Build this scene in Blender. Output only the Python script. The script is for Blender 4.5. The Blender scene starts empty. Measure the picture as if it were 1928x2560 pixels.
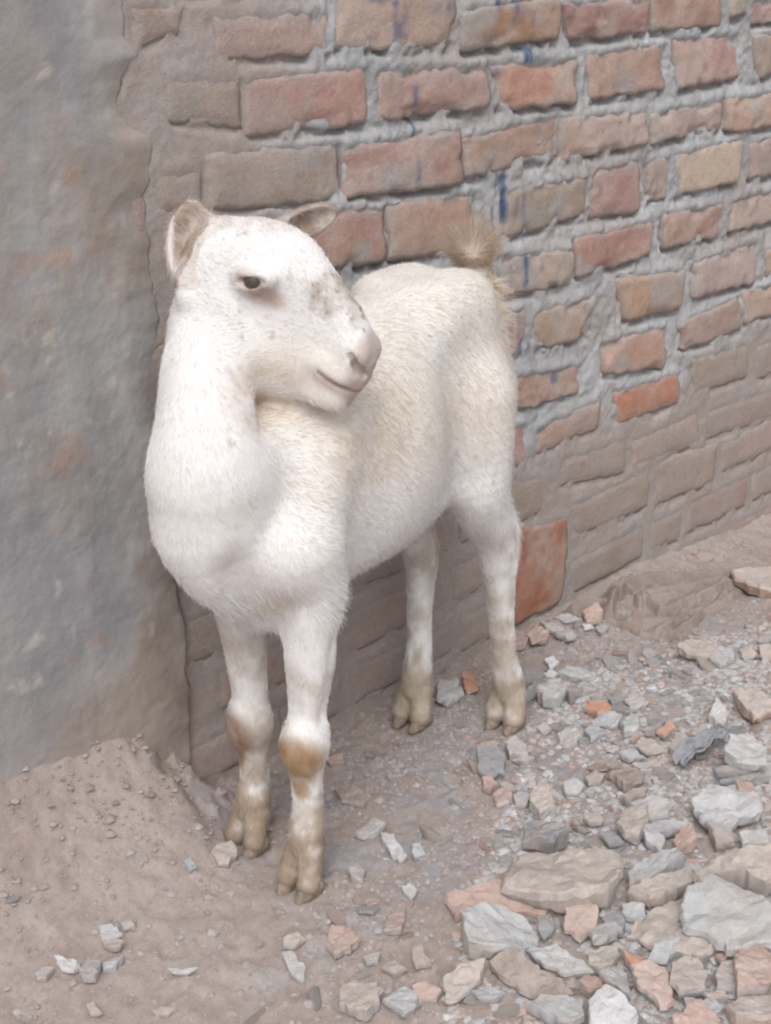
import bpy, math, random
import numpy as np
from mathutils import Matrix, Vector
from mathutils.geometry import delaunay_2d_cdt

scene = bpy.context.scene
COL = scene.collection
rng = np.random.default_rng(7)
random.seed(7)

# ------------------------------------------------------------------ camera
# world: X runs along the brick wall, Y points into the wall, Z up (metres)
CAM_H = 1.14
VP_WALL = np.array([4860., -280.])          # vanishing point of the courses
VP_DOWN = np.array([1300., 10000.])         # vanishing point of the verticals
CTR = np.array([964., 1280.])
FPX = math.sqrt(-np.dot(VP_WALL - CTR, VP_DOWN - CTR))
_X = np.array([*(VP_WALL - CTR), FPX]); _X /= np.linalg.norm(_X)
_D = np.array([*(VP_DOWN - CTR), FPX]); _D /= np.linalg.norm(_D)
_Z = -_D
_Y = np.cross(_Z, _X)
ROT = np.array([_X, _Y, _Z])                # rows: world axes in (right, down, forward)
CAM = np.array([0., 0., CAM_H])
cam_data = bpy.data.cameras.new('camera')
cam_data.sensor_fit = 'VERTICAL'
cam_data.sensor_height = 36.0
cam_data.lens = FPX / 2560 * 36
cam_data.clip_start = 0.05
cam_data.clip_end = 500
cam = bpy.data.objects.new('camera', cam_data)
COL.objects.link(cam)
m = Matrix.Identity(4)
for i in range(3):
    m[i][0] = ROT[i, 0]; m[i][1] = -ROT[i, 1]; m[i][2] = -ROT[i, 2]; m[i][3] = CAM[i]
cam.matrix_world = m
scene.camera = cam

# ------------------------------------------------------------------ sky, sun, exposure
SUN_EL, SUN_AZ = math.radians(54), math.radians(224)   # azimuth of the sun, from +X towards +Y
world = bpy.data.worlds.new('World')
scene.world = world
world.use_nodes = True
wn = world.node_tree
wn.nodes.clear()
sky = wn.nodes.new('ShaderNodeTexSky')
sky.sky_type = 'NISHITA'
sky.sun_disc = False
sky.sun_elevation = SUN_EL
sky.sun_rotation = math.radians(90) - SUN_AZ
sky.air_density = 1.0
sky.dust_density = 4.0
sky.ozone_density = 1.0
hs = wn.nodes.new('ShaderNodeHueSaturation')     # thin overcast: the blue washes out
hs.inputs['Saturation'].default_value = 0.16
bg = wn.nodes.new('ShaderNodeBackground')
bg.inputs['Strength'].default_value = 0.135
wo = wn.nodes.new('ShaderNodeOutputWorld')
wn.links.new(sky.outputs[0], hs.inputs['Color'])
wn.links.new(hs.outputs[0], bg.inputs[0])
wn.links.new(bg.outputs[0], wo.inputs[0])
sd = bpy.data.lights.new('sun', 'SUN')
sd.energy = 0.9
sd.angle = math.radians(34)
sd.color = (1.0, 0.97, 0.94)
sun = bpy.data.objects.new('sun', sd)
COL.objects.link(sun)
sdir = Vector((math.cos(SUN_EL) * math.cos(SUN_AZ), math.cos(SUN_EL) * math.sin(SUN_AZ), math.sin(SUN_EL)))
sun.rotation_euler = sdir.to_track_quat('Z', 'Y').to_euler()
sun.location = (0, 0, 6)
scene.view_settings.view_transform = 'Standard'
scene.view_settings.look = 'None'
scene.view_settings.gamma = 1.0
scene.view_settings.exposure = 0.27
scene.render.engine = 'CYCLES'
scene.cycles.pixel_filter_type = 'BLACKMAN_HARRIS'
scene.cycles.filter_width = 2.2
scene.cycles.max_bounces = 6
scene.cycles.use_denoising = True

# ------------------------------------------------------------------ helpers
def _hash(ix, iy, iz, seed):
    n = (ix.astype(np.int64) * 374761393 + iy.astype(np.int64) * 668265263 + iz.astype(np.int64) * 2147483647 + seed * 1274126177) & 0xFFFFFFFF
    n = ((n ^ (n >> 13)) * 1274126177) & 0xFFFFFFFF
    n = ((n ^ (n >> 16)) * 2246822519) & 0xFFFFFFFF
    n = n ^ (n >> 15)
    return (n & 0xFFFFFF).astype(np.float64) / 0xFFFFFF

def vnoise(P, seed=0):
    """smooth value noise in -1..1 at points P (n,3)"""
    P = np.asarray(P, float)
    i = np.floor(P); fr = P - i
    i = i.astype(np.int64)
    u = fr * fr * fr * (fr * (fr * 6 - 15) + 10)
    r = 0
    for dx in (0, 1):
        wx = u[:, 0] if dx else 1 - u[:, 0]
        for dy in (0, 1):
            wy = u[:, 1] if dy else 1 - u[:, 1]
            for dz in (0, 1):
                wz = u[:, 2] if dz else 1 - u[:, 2]
                r = r + wx * wy * wz * _hash(i[:, 0] + dx, i[:, 1] + dy, i[:, 2] + dz, seed)
    return r * 2 - 1

def fbm(P, freq, octv=4, seed=0, gain=0.5, lac=2.03):
    P = np.asarray(P, float)
    P = P * np.asarray(freq, float) + seed * 17.31
    r, a, t = 0, 1.0, 0
    for o in range(octv):
        r = r + a * vnoise(P, seed + o * 7)
        t += a; a *= gain; P = P * lac + 3.7
    return r / t * 1.6

def sstep(a, b, x):
    t = np.clip((x - a) / (b - a), 0, 1)
    return t * t * (3 - 2 * t)

def mixc(A, B, t):
    t = np.clip(t, 0, 1)[:, None]
    return A * (1 - t) + np.asarray(B) * t

def blob(P, c, r):
    """1 inside an ellipsoid, fading to 0 outside"""
    d = np.sqrt((((P - np.array(c)) / np.array(r)) ** 2).sum(1))
    return 1 - sstep(.55, 1.15, d)

def mesh_obj(name, verts, faces, mat=None, parent=None, smooth=True, cols=None):
    me = bpy.data.meshes.new(name)
    verts = np.asarray(verts, np.float32)
    if isinstance(faces, np.ndarray):
        nf, k = faces.shape
        me.vertices.add(len(verts)); me.vertices.foreach_set('co', verts.ravel())
        me.loops.add(nf * k); me.loops.foreach_set('vertex_index', faces.astype(np.int32).ravel())
        me.polygons.add(nf); me.polygons.foreach_set('loop_start', np.arange(0, nf * k, k, dtype=np.int32))
        me.update(calc_edges=True); me.validate()
    else:
        me.from_pydata(verts.tolist(), [], faces); me.update()
    if cols is not None:
        a = me.color_attributes.new('Col', 'FLOAT_COLOR', 'POINT')
        a.data.foreach_set('color', np.c_[cols, np.ones(len(cols))].astype(np.float32).ravel())
    if smooth:
        me.polygons.foreach_set('use_smooth', np.ones(len(me.polygons), bool))
    if mat: me.materials.append(mat)
    o = bpy.data.objects.new(name, me)
    COL.objects.link(o)
    if parent: o.parent = parent
    return o

def tag(o, label=None, cat=None, group=None, kind=None):
    if label: o['label'] = label
    if cat: o['category'] = cat
    if group: o['group'] = group
    if kind: o['kind'] = kind
    return o

def material(name, base=(0.5, 0.5, 0.5), rough=0.9, attr=True, grain=((60, 0.12), (400, 0.10)), bump=((500, 0.0006),), spec=0.15, rand=0.0, hue=0.0, sss=0.0):
    """Colour from the mesh's own colour layer (or a plain base) broken up by noise, plus noise relief."""
    mt = bpy.data.materials.new(name); mt.use_nodes = True
    nt = mt.node_tree; N = nt.nodes; L = nt.links
    bs = N['Principled BSDF']
    bs.inputs['Roughness'].default_value = rough
    bs.inputs['Specular IOR Level'].default_value = spec
    tc = N.new('ShaderNodeTexCoord')
    if attr:
        at = N.new('ShaderNodeAttribute'); at.attribute_name = 'Col'; c = at.outputs['Color']
    else:
        rg = N.new('ShaderNodeRGB'); rg.outputs[0].default_value = (*base, 1); c = rg.outputs[0]
    oi = None
    if rand or hue:
        oi = N.new('ShaderNodeObjectInfo')
        h = N.new('ShaderNodeHueSaturation')
        mr = N.new('ShaderNodeMapRange'); mr.inputs[3].default_value = 1 - rand; mr.inputs[4].default_value = 1 + rand
        L.new(oi.outputs['Random'], mr.inputs[0]); L.new(mr.outputs[0], h.inputs['Value'])
        L.new(c, h.inputs['Color']); c = h.outputs[0]
    for fr, am in grain:
        nz = N.new('ShaderNodeTexNoise'); nz.inputs['Scale'].default_value = fr; nz.inputs['Detail'].default_value = 5
        L.new(tc.outputs['Object'], nz.inputs['Vector'])
        mr = N.new('ShaderNodeMapRange'); mr.inputs[1].default_value = 0.25; mr.inputs[2].default_value = 0.75
        mr.inputs[3].default_value = 1 - am; mr.inputs[4].default_value = 1 + am
        L.new(nz.outputs['Fac'], mr.inputs[0])
        mx = N.new('ShaderNodeVectorMath'); mx.operation = 'SCALE'
        L.new(c, mx.inputs[0]); L.new(mr.outputs[0], mx.inputs['Scale']); c = mx.outputs[0]
    L.new(c, bs.inputs['Base Color'])
    nrm = None
    for fr, d in bump:
        nz = N.new('ShaderNodeTexNoise'); nz.inputs['Scale'].default_value = fr; nz.inputs['Detail'].default_value = 4
        L.new(tc.outputs['Object'], nz.inputs['Vector'])
        b = N.new('ShaderNodeBump'); b.inputs['Strength'].default_value = 1.0; b.inputs['Distance'].default_value = d
        L.new(nz.outputs['Fac'], b.inputs['Height'])
        if nrm: L.new(nrm, b.inputs['Normal'])
        nrm = b.outputs[0]
    if nrm: L.new(nrm, bs.inputs['Normal'])
    if sss:
        bs.inputs['Subsurface Weight'].default_value = sss
        bs.inputs['Subsurface Radius'].default_value = (0.006, 0.004, 0.003)
        bs.inputs['Subsurface Scale'].default_value = 1.0
    return mt

def px_ray(p):
    return ROT @ np.array([p[0] - CTR[0], p[1] - CTR[1], FPX])

def on_plane_z(p, z=0.0):
    r = px_ray(p); return CAM + r * ((z - CAM_H) / r[2])

def on_wall(p, y):
    r = px_ray(p); return CAM + r * (y / r[1])
# ------------------------------------------------------------------ ground
YW = 1.464                       # face of the brick wall
def ground_z(x, y):
    x = np.asarray(x, float); y = np.asarray(y, float)
    P = np.stack([x, y, np.zeros_like(x)], -1).reshape(-1, 3)
    sh = x.shape
    n1 = fbm(P, 3.0, 3, 11).reshape(sh); n2 = fbm(P, 16, 4, 12).reshape(sh)
    d = np.clip(YW - y, 0, None)
    # bank of dirt along the foot of the plaster, broken off at its right end
    hb = (.160 + .10 * np.clip(1.0 - x, -.2, .6)) * (1 - sstep(.88, 1.07, x + .045 * n2 + .30 * d))
    bank = hb * np.exp(-(d / .105) ** 1.1)
    # dirt drifted against the brick wall, the ground dropping a little to the right
    drift = .018 * np.exp(-d / .05) * sstep(1.85, 2.1, x) - .055 * sstep(1.85, 2.7, x)
    heap = .022 * sstep(.05, .45, (x - 1.15) * .9 + (1.05 - y) * .75) * sstep(1.32, 1.1, y)
    return bank + drift + heap + .006 * n1 * sstep(.05, .3, np.hypot(x - 1.19, y - 1.29)) + .0022 * n2

def axis(lo, hi, step, out_lo, out_hi):
    a = list(np.arange(lo, hi, step)); s = step
    v = hi
    while v < out_hi: a.append(v); s *= 1.25; v += s
    a.append(out_hi); s = step; v = lo - step
    pre = []
    while v > out_lo: pre.append(v); s *= 1.25; v -= s
    return np.array(([out_lo] + pre[::-1] + a))

gx = axis(.45, 2.75, .0052, -60, 60); gy = axis(.55, 1.50, .0052, -60, 1.62)
GX, GY = np.meshgrid(gx, gy, indexing='ij')
GZ = ground_z(GX, GY)
pg = np.stack([GX, GY, GZ], -1).reshape(-1, 3)
near = (np.abs(pg[:, 0] - 1.6) < 1.5) & (pg[:, 1] > .3)
det = np.zeros(len(pg))
pn = pg[near]
f1 = fbm(pn, 55, 4, 21); f2 = fbm(pn, 140, 3, 22)
det[near] = .0030 * f1 + .0026 * np.maximum(f2, 0) + .0030 * sstep(.25, .5, fbm(pn, 38, 2, 23)) * (.4 + .6 * sstep(-.2, .4, fbm(pn, 6, 2, 24)))
bk = np.clip(np.exp(-((pn[:, 0] - .985) / .085) ** 2) * np.exp(-((YW - pn[:, 1]) / .14) ** 2), 0, 1)     # crumbly broken face
det[near] += bk * (  .017 * fbm(pn, 22, 4, 25, gain=.6) + .014 * np.abs(fbm(pn, 48, 3, 26)) - .004)
pg[:, 2] += det
gi = np.arange(len(gx) * len(gy)).reshape(len(gx), len(gy))
gf = np.stack([gi[:-1, :-1], gi[1:, :-1], gi[1:, 1:], gi[:-1, 1:]], -1).reshape(-1, 4)
n1 = fbm(pg, 5, 4, 31); n2 = fbm(pg, 26, 4, 32); n3 = fbm(pg, 90, 3, 33)
gc = np.tile([.375, .312, .283], (len(pg), 1))
gc = mixc(gc, [.42, .36, .33], .5 + .6 * n2)
gc = mixc(gc, [.285, .225, .195], np.clip(.5 * n1 + .35 * n3, 0, .6))
grey = blob(pg, (1.26, 1.18, 0), (.36, .20, .2)) + .9 * blob(pg, (1.03, 1.33, 0), (.14, .12, .2)) + .8 * blob(pg, (1.65, 1.2, 0), (.5, .2, .2)) + .7 * blob(pg, (1.6, .85, 0), (.55, .4, .2))
gc = mixc(gc, [.345, .325, .335], np.clip(grey, 0, 1) * np.clip(.55 + .8 * n2 + .3 * n1, 0, .9))
gc = mixc(gc, [.40, .39, .39], blob(pg, (.93, 1.08, 0), (.16, .05, .1)) * np.clip(.1 + n2, 0, .7))
M_DIRT = material('dirt', attr=True, rough=1.0, spec=.05, grain=((160, .10), (700, .10)), bump=((450, .0012), (1500, .0006)))
ground = mesh_obj('ground', pg, gf, M_DIRT, cols=gc)
tag(ground, 'dusty brown dirt ground with grey cement dust', None, kind='structure')

# ------------------------------------------------------------------ brick wall
T3 = lambda x, y: (300 + x / 2.012, y / 2.012)
T4 = lambda x, y: (1100 + x / 2.012, y / 2.012)
T5 = lambda x, y: (1100 + x / 2.012, 600 + y / 2.012)
TS = lambda x, y: (x, y)
BR = [  # traced brick faces: frame, four corners (photograph pixels projected onto the wall plane), colour
 (T3, 40,30, 320,20, 310,170, 110,230, 'd'), (T3, 460,90, 1060,60, 1060,280, 480,290, 'p'), (T3, 1080,-20, 1690,-60, 1690,230, 1080,255, 'p'),
 (T3, 225,380, 600,390, 610,650, 225,600, 'd'), (T3, 625,400, 1245,335, 1250,620, 630,685, 'r'), (TS, 940,172, 1220,165, 1222,268, 940,300, 'p'),
 (T3, 190,880, 420,850, 420,1060, 190,1080, 'd'), (T3, 440,760, 1110,720, 1115,1010, 440,1060, 'd'), (TS, 862,365, 1148,325, 1152,462, 860,495, 'r'),
 (T4, 110,700, 600,570, 600,800, 115,900, 'r'), (T4, 610,590, 1040,570, 1040,720, 610,815, 'p'), (T4, 1055,570, 1430,500, 1425,650, 1055,725, 'd'), (T4, 1440,500, 1780,450, 1780,625, 1440,660, 'r'),
 (T4, 265,330, 700,290, 690,520, 300,550, 'o'), (T4, 740,270, 1130,225, 1135,450, 765,500, 'r'), (T4, 1180,195, 1500,170, 1520,390, 1190,450, 'p'), (T4, 1570,170, 1850,140, 1850,310, 1590,400, 'd'),
 (T4, 100,60, 600,-20, 600,190, 110,260, 'o'), (T4, 610,20, 1050,-10, 1050,165, 650,205, 'r'), (T4, 1060,-30, 1430,-50, 1415,130, 1065,160, 'r'), (T4, 1560,0, 1800,-30, 1800,100, 1570,120, 'p'),
 (TS, 640,545, 962,518, 965,655, 650,700, 'r'), (TS, 973,510, 1180,482, 1195,618, 978,655, 'p'), (T4, 330,960, 748,890, 745,1080, 330,1200, 'd'), (T4, 760,870, 1010,800, 1020,1060, 760,1100, 'r'), (T4, 1185,780, 1520,700, 1490,910, 1200,990, 'y'), (T4, 1560,720, 1780,670, 1780,860, 1560,900, 'p'),
 (T5, 310,80, 670,50, 675,220, 320,290, 'd'), (T4, 685,1200, 1080,1110, 1060,1290, 690,1390, 'r'), (T4, 1120,1080, 1440,1020, 1400,1190, 1120,1250, 'p'), (T4, 1470,1010, 1780,930, 1780,1090, 1450,1170, 'd'),
 (T5, 470,365, 800,275, 720,490, 480,560, 'y'), (T5, 880,190, 1230,150, 1210,350, 930,410, 'o'), (T5, 1290,110, 1600,10, 1600,210, 1270,290, 'd'), (T5, 1640,50, 1850,0, 1850,140, 1650,190, 'p'),
 (T5, 370,690, 700,630, 710,760, 380,865, 'r'), (T5, 840,510, 1150,430, 1130,640, 820,680, 'r'), (T5, 1200,420, 1515,280, 1510,455, 1215,560, 'p'), (T5, 1530,270, 1750,190, 1750,350, 1530,420, 'p'),
 (T5, 470,960, 820,800, 790,950, 480,1080, 'r'), (T5, 880,770, 1215,665, 1205,820, 900,930, 'f'), (T5, 1265,600, 1550,520, 1555,690, 1270,780, 'd'), (T5, 1590,530, 1800,460, 1800,640, 1600,700, 'd'),
 (T5, 345,1210, 520,1190, 520,1370, 345,1450, 'd'), (TS, 1265,1335, 1415,1290, 1405,1500, 1268,1570, 'k'), (T5, 610,1100, 935,1000, 940,1170, 600,1240, 'd'), (T5, 960,1010, 1300,860, 1310,1030, 970,1150, 'd'), (T5, 1330,860, 1680,740, 1680,900, 1340,1000, 'd'),
 (T5, 650,1340, 1050,1140, 1060,1340, 680,1500, 'd'), (T5, 1080,1120, 1400,1010, 1380,1220, 1090,1340, 'd')]
quads = []
for b in BR:
    q = np.array([on_wall(b[0](b[i], b[i + 1]), YW)[[0, 2]] for i in (1, 3, 5, 7)])     # TL TR BR BL
    quads.append((q, b[9]))
for r in range(-6, 12):                         # the courses go on where the photograph hides or cuts them
    zb = 1.003 - .0985 * r if r >= 0 else 1.003 + .092 * -r
    have = []
    for q, _ in quads:
        if min(abs(q[[2, 3], 1].mean() - zb), abs(q[:, 1].mean() - zb - .035)) < .035 or (q[:2, 1].mean() > zb + .02 and q[2:, 1].mean() < zb + .03): have.append((q[[0, 3], 0].min(), q[[1, 2], 0].max()))
    have.sort()
    x = .93 + (.115 if r % 2 else 0) + random.uniform(-.02, .02)
    while x < 4.25:
        nxt = [h for h in have if h[1] > x + .02]
        if nxt and nxt[0][0] < x + .04:
            x = nxt[0][1] + .014; continue
        end = x + random.choice((.225, .228, .23, .11))
        if nxt: end = min(end, nxt[0][0] - .014)
        if end - x > .045:
            j = lambda: random.uniform(-.004, .004)
            quads.append((np.array([[x + j(), zb + .070 + j()], [end + j(), zb + .070 + j()], [end + j(), zb + j()], [x + j(), zb + j()]]), random.choice('dddpr')))
        x = end + random.uniform(.012, .022)

BCOL = {'d': (.425, .335, .295), 'p': (.460, .325, .280), 'r': (.440, .285, .242), 'o': (.455, .285, .205), 'y': (.470, .365, .290), 'f': (.500, .255, .165), 'k': (.365, .165, .105)}
DUST = np.array([.365, .310, .283]); DUSTG = np.array([.37, .355, .345])
def at_px(T, pts): return [on_wall(T(*p), YW)[[0, 2]] for p in pts]
DRIPS = []   # runs of dark blue paint: (x, z top, z bottom, half width, strength)
for T, x, y0, y1, w, s in ((T4, 330, 780, 1120, .0050, .95), (T4, 322, 880, 960, .012, .6), (T4, 280, 840, 970, .0035, .6), (T4, 262, 1040, 1190, .005, .5), (T4, 420, 940, 1210, .005, .55), (T4, 385, 1000, 1100, .006, .4),
    (T4, 520, 905, 940, .003, .6), (T4, 605, 870, 905, .003, .6), (T4, 662, 870, 900, .003, .5), (T4, 250, 560, 600, .004, .4), (T5, 430, 75, 235, .006, .7), (T5, 430, 85, 140, .012, .6), (T5, 580, 130, 245, .004, .7), (T5, 500, 110, 160, .003, .35), (T5, 360, 130, 210, .003, .35),
    (T5, 400, 350, 580, .007, .55), (T5, 445, 500, 590, .006, .4), (T5, 572, 670, 715, .010, .75), (T5, 350, 420, 560, .010, .3), (T4, 283, -10, 72, .004, .7), (T4, 296, 0, 66, .003, .6), (T4, 370, -10, 120, .012, .55), (T4, 355, -10, 60, .004, .5), (T4, 442, 235, 315, .014, .75),
    (T4, 275, 310, 400, .014, .45), (T3, 1390, -10, 190, .005, .75), (T3, 1400, 110, 200, .012, .6), (T3, 1432, -10, 245, .003, .6), (T3, 1475, 425, 920, .0032, .6), (T3, 1615, 60, 170, .0025, .4), (T3, 1640, 10, 60, .014, .55), (T3, 1580, 15, 60, .014, .45), (T3, 1445, 790, 850, .0025, .4), (T4, 655, 720, 780, .003, .4), (T4, 455, 60, 150, .0025, .35)):
    a = on_wall(T(x, y0), YW); b = on_wall(T(x, y1), YW); DRIPS.append((a[0], a[2], b[2], w, s))

def wall_dirt(P):
    """how thick the dust lies: the foot of the wall and the strip beside the plaster"""
    n = fbm(P, 7, 4, 51)
    lowx = .30 + .10 * sstep(1.7, 2.5, P[:, 0])
    return np.clip(np.maximum(sstep(lowx + .07, lowx - .06, P[:, 2] + .05 * n), .9 * sstep(1.40, 1.16, P[:, 0] + .06 * n)), 0, 1)

def paint(P, c):
    n = fbm(P, (120, 120, 30), 3, 61); n2 = fbm(P, (60, 60, 12), 3, 62)
    for x, zt, zb, w, s in DRIPS:
        m = sstep(1.25, .35, np.abs(P[:, 0] - x + .003 * n2) / w) * sstep(zb - .006, zb + .004, P[:, 2]) * sstep(zt + .006, zt - .004, P[:, 2])
        c = mixc(c, [.070, .115, .215], np.clip(m * s * 1.25 * np.clip(.75 + .7 * n, 0, 1), 0, .95))
    return c

def brick_mesh(q, kind, idx):
    w = np.linalg.norm(q[1] - q[0]); h = np.linalg.norm(q[0] - q[3])
    nu, nv = (26, 11) if w > .14 else (14, 11)
    if kind == 'k': nv = 20
    u = np.linspace(0, 1, nu); v = np.linspace(0, 1, nv)
    U, V = np.meshgrid(u, v, indexing='ij')
    X = (q[3][None, None] * ((1 - U) * (1 - V))[..., None] + q[2][None, None] * (U * (1 - V))[..., None] + q[0][None, None] * ((1 - U) * V)[..., None] + q[1][None, None] * (U * V)[..., None])
    px, pz = X[..., 0].ravel(), X[..., 1].ravel()
    base = np.stack([px, np.full_like(px, idx * .37), pz], 1)
    eu = np.minimum(U, 1 - U).ravel() * w; ev = np.minimum(V, 1 - V).ravel() * h
    ed = np.minimum(eu, ev)
    nz = fbm(base, 45, 4, 71); nb = fbm(base, 14, 3, 72); ns = fbm(base, (40, 40, 160), 3, 73)
    dusty = wall_dirt(np.stack([px, np.full_like(px, YW), pz], 1))
    wob = sstep(.022, .0, ed) * .0042
    px = px + wob * fbm(base, 42, 4, 74); pz = pz + wob * fbm(base, 42, 4, 75)
    tilt = random.uniform(-.010, .010) * (px - px.mean()) / .2 + random.uniform(-.014, .014) * (pz - pz.mean()) / .07 * .3
    prot = .0036 + random.uniform(-.0025, .003) + tilt + .0011 * nz + .0016 * nb + .0007 * ns + .0007 * fbm(base, 110, 2, 79)
    corner = np.hypot(np.clip(.016 - eu, 0, 1), np.clip(.012 - ev, 0, 1)) / .016
    prot = prot - .0048 * np.clip(corner, 0, 1.2) ** 3 * (1 - .8 * dusty)
    chip = sstep(.25, .6, fbm(base, 24, 3, 76)) * sstep(.022, .004, ed)
    prot = prot - .008 * chip * (1 - .6 * dusty)
    mud = .0016 * fbm(np.stack([px, px * 0 + YW, pz], 1), 30, 3, 77)
    prot = prot * (1 - dusty) + (.0036 * sstep(.0, .013, ed) - .0010 + mud) * dusty
    front = np.stack([px, YW - prot, pz], 1)
    if kind == 'k':
        front[:, 1] = YW - .0045 - .0022 * nz - .0016 * nb - .001 * ns + .0025 * chip
    g = np.arange(nu * nv).reshape(nu, nv)
    F = np.stack([g[:-1, :-1], g[1:, :-1], g[1:, 1:], g[:-1, 1:]], -1).reshape(-1, 4)
    ring = np.concatenate([g[:, 0], g[-1, 1:], g[-2::-1, -1], g[0, -2:0:-1]])
    bv = front[ring].copy(); bv[:, 1] = YW + .05
    o = len(front); k = len(ring)
    S = np.stack([ring, np.arange(k) + o, (np.arange(k) + 1) % k + o, np.roll(ring, -1)], 1)
    P = np.concatenate([front, bv]); Fa = np.concatenate([F, S])
    c = np.array(BCOL[kind]) * random.uniform(.92, 1.18) * np.array([1, random.uniform(.95, 1.05), random.uniform(.94, 1.06)])
    pc = np.stack([P[:, 0], np.full(len(P), idx * .7), P[:, 2]], 1)
    a1 = fbm(pc, 18, 4, 81); a2 = fbm(pc, 60, 4, 82); a3 = fbm(pc, 170, 2, 83)
    col = np.tile(c, (len(P), 1)) * (1 + .13 * a1 + .10 * a2)[:, None]
    col = mixc(col, [.46, .40, .365], np.clip(.22 + .55 * a1 + .25 * a2, 0, .75))            # bloom of pale dust
    col = mixc(col, [.20, .13, .11], sstep(.45, .8, a2) * .45)
    edc = np.concatenate([ed, np.zeros(k)])
    col = mixc(col, DUSTG, sstep(.012, .0, edc + .014 * a2) * (.55 if kind != 'k' else .3))                            # mortar smeared on the edges
    col = mixc(col, DUSTG, sstep(.40, .75, fbm(pc, 11, 4, 84)) * (.0 if kind in 'kf' else .7))
    if kind != 'k':
        col = mixc(col, DUST, np.concatenate([dusty, np.zeros(k)]) * np.clip(.64 + .40 * a1 + .15 * a2, .15, .92))
    else:
        col = mixc(col, [.34, .245, .19], sstep(.13, .02, P[:, 2]) * .6 * np.clip(.6 + a1, 0, 1))
    col = paint(P, np.clip(col, .02, .85))
    return P, Fa, col, front

M_BRICK = material('fired_brick', attr=True, rough=.95, spec=.06, grain=((130, .10), (600, .14)), bump=((160, .0012), (420, .0014), (1100, .0010)))
M_MORTAR = material('grey_mortar', attr=True, rough=.95, spec=.06, grain=((110, .09), (520, .12)), bump=((300, .0012), (900, .0010)))

# mortar bed: one relief surface, recessed under the bricks' lower edges and squeezed out over their tops
mx = np.concatenate([np.arange(.90, 2.70, .0034), np.arange(2.70, 4.40, .02)]); mz = np.concatenate([np.arange(-.16, 1.12, .0034), np.arange(1.12, 1.72, .02)])
MX, MZ = np.meshgrid(mx, mz, indexing='ij')
mp = np.stack([MX, np.full_like(MX, YW), MZ], -1).reshape(-1, 3)
a1 = fbm(mp, 9, 4, 91); a2 = fbm(mp, 34, 4, 92); a3 = fbm(mp, 95, 4, 93)
rec = .0030 + .0044 * a1 + .0036 * a2 + .0019 * a3
rec = rec.reshape(MX.shape)
dst = wall_dirt(mp).reshape(MX.shape)
for q, kind in quads:
    x0, x1 = q[[0, 3], 0].mean(), q[[1, 2], 0].mean(); zb0, zb1, zt0, zt1 = q[3][1], q[2][1], q[0][1], q[1][1]
    i0, i1 = np.searchsorted(mx, (x0 - .02, x1 + .02)); j0, j1 = np.searchsorted(mz, (min(zb0, zb1) - .03, max(zt0, zt1) + .03))
    if i1 <= i0 or j1 <= j0: continue
    xx = MX[i0:i1, j0:j1]; zz = MZ[i0:i1, j0:j1]
    t = np.clip((xx - x0) / (x1 - x0), 0, 1)
    bot = zb0 + (zb1 - zb0) * t; top = zt0 + (zt1 - zt0) * t
    inx = sstep(x0 - .004, x0 + .012, xx) * sstep(x1 + .004, x1 - .012, xx)
    under = sstep(.0125, .002, np.abs(zz - (bot - .003))) * inx * sstep(-.35, .25, a2.reshape(MX.shape)[i0:i1, j0:j1])
    over = sstep(.016, .0, np.abs(zz - (top + .006))) * inx
    side = sstep(.008, .001, np.minimum(np.abs(xx - x0 + .003), np.abs(xx - x1 - .003))) * sstep(bot - .004, bot + .008, zz) * sstep(top + .004, top - .008, zz) * sstep(-.1, .4, a1.reshape(MX.shape)[i0:i1, j0:j1])
    inside = inx * sstep(bot, bot + .014, zz) * sstep(top, top - .012, zz)
    rec[i0:i1, j0:j1] += (.014 * under - .0045 * over + .008 * side) * (1 - .15 * dst[i0:i1, j0:j1]) + .0030 * inside
smear = sstep(.18, .55, a1 + .4 * a2 - .1).reshape(MX.shape)
rec -= .0085 * smear * (.6 + .4 * a3.reshape(MX.shape))
dusty = wall_dirt(mp).reshape(MX.shape)
rec = rec * (1 - .80 * dusty) - (.0010 + .0016 * fbm(np.stack([mp[:, 0], mp[:, 0] * 0 + YW, mp[:, 2]], 1), 30, 3, 77).reshape(MX.shape)) * dusty
mp[:, 1] = YW + rec.ravel()
mi = np.arange(len(mx) * len(mz)).reshape(len(mx), len(mz))
mf = np.stack([mi[:-1, :-1], mi[1:, :-1], mi[1:, 1:], mi[:-1, 1:]], -1).reshape(-1, 4)
# close the wall: a body 0.23 m thick behind the bed
hull = np.array([[.90, YW + .02, -.16], [4.38, YW + .02, -.16], [4.38, YW + .02, 1.70], [.90, YW + .02, 1.70], [.90, YW + .23, -.16], [4.38, YW + .23, -.16], [4.38, YW + .23, 1.70], [.90, YW + .23, 1.70]])
hf_ = np.array([[0, 4, 5, 1], [1, 5, 6, 2], [2, 6, 7, 3], [3, 7, 4, 0], [4, 7, 6, 5]]) + len(mp)
mc = np.tile([.405, .412, .424], (len(mp), 1)) * (1 + .12 * a1 + .10 * a2)[:, None]
mc = mixc(mc, [.50, .495, .495], np.clip(.45 * a2 + .35 * a3, 0, .6))
mc = mixc(mc, [.36, .31, .285], np.clip(.12 + .6 * fbm(mp, 5, 3, 94), 0, .7))
mc = mixc(mc, DUST, dusty.ravel() * np.clip(.85 + .3 * a1, .3, 1))
mc = paint(mp, mc)
wall = mesh_obj('brick_wall', np.concatenate([mp, hull]), np.concatenate([mf, hf_]), M_MORTAR, cols=np.concatenate([mc, np.tile([.35, .33, .32], (8, 1))]))
tag(wall, 'rough red brick wall with thick grey mortar and blue paint drips', 'wall')
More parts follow.
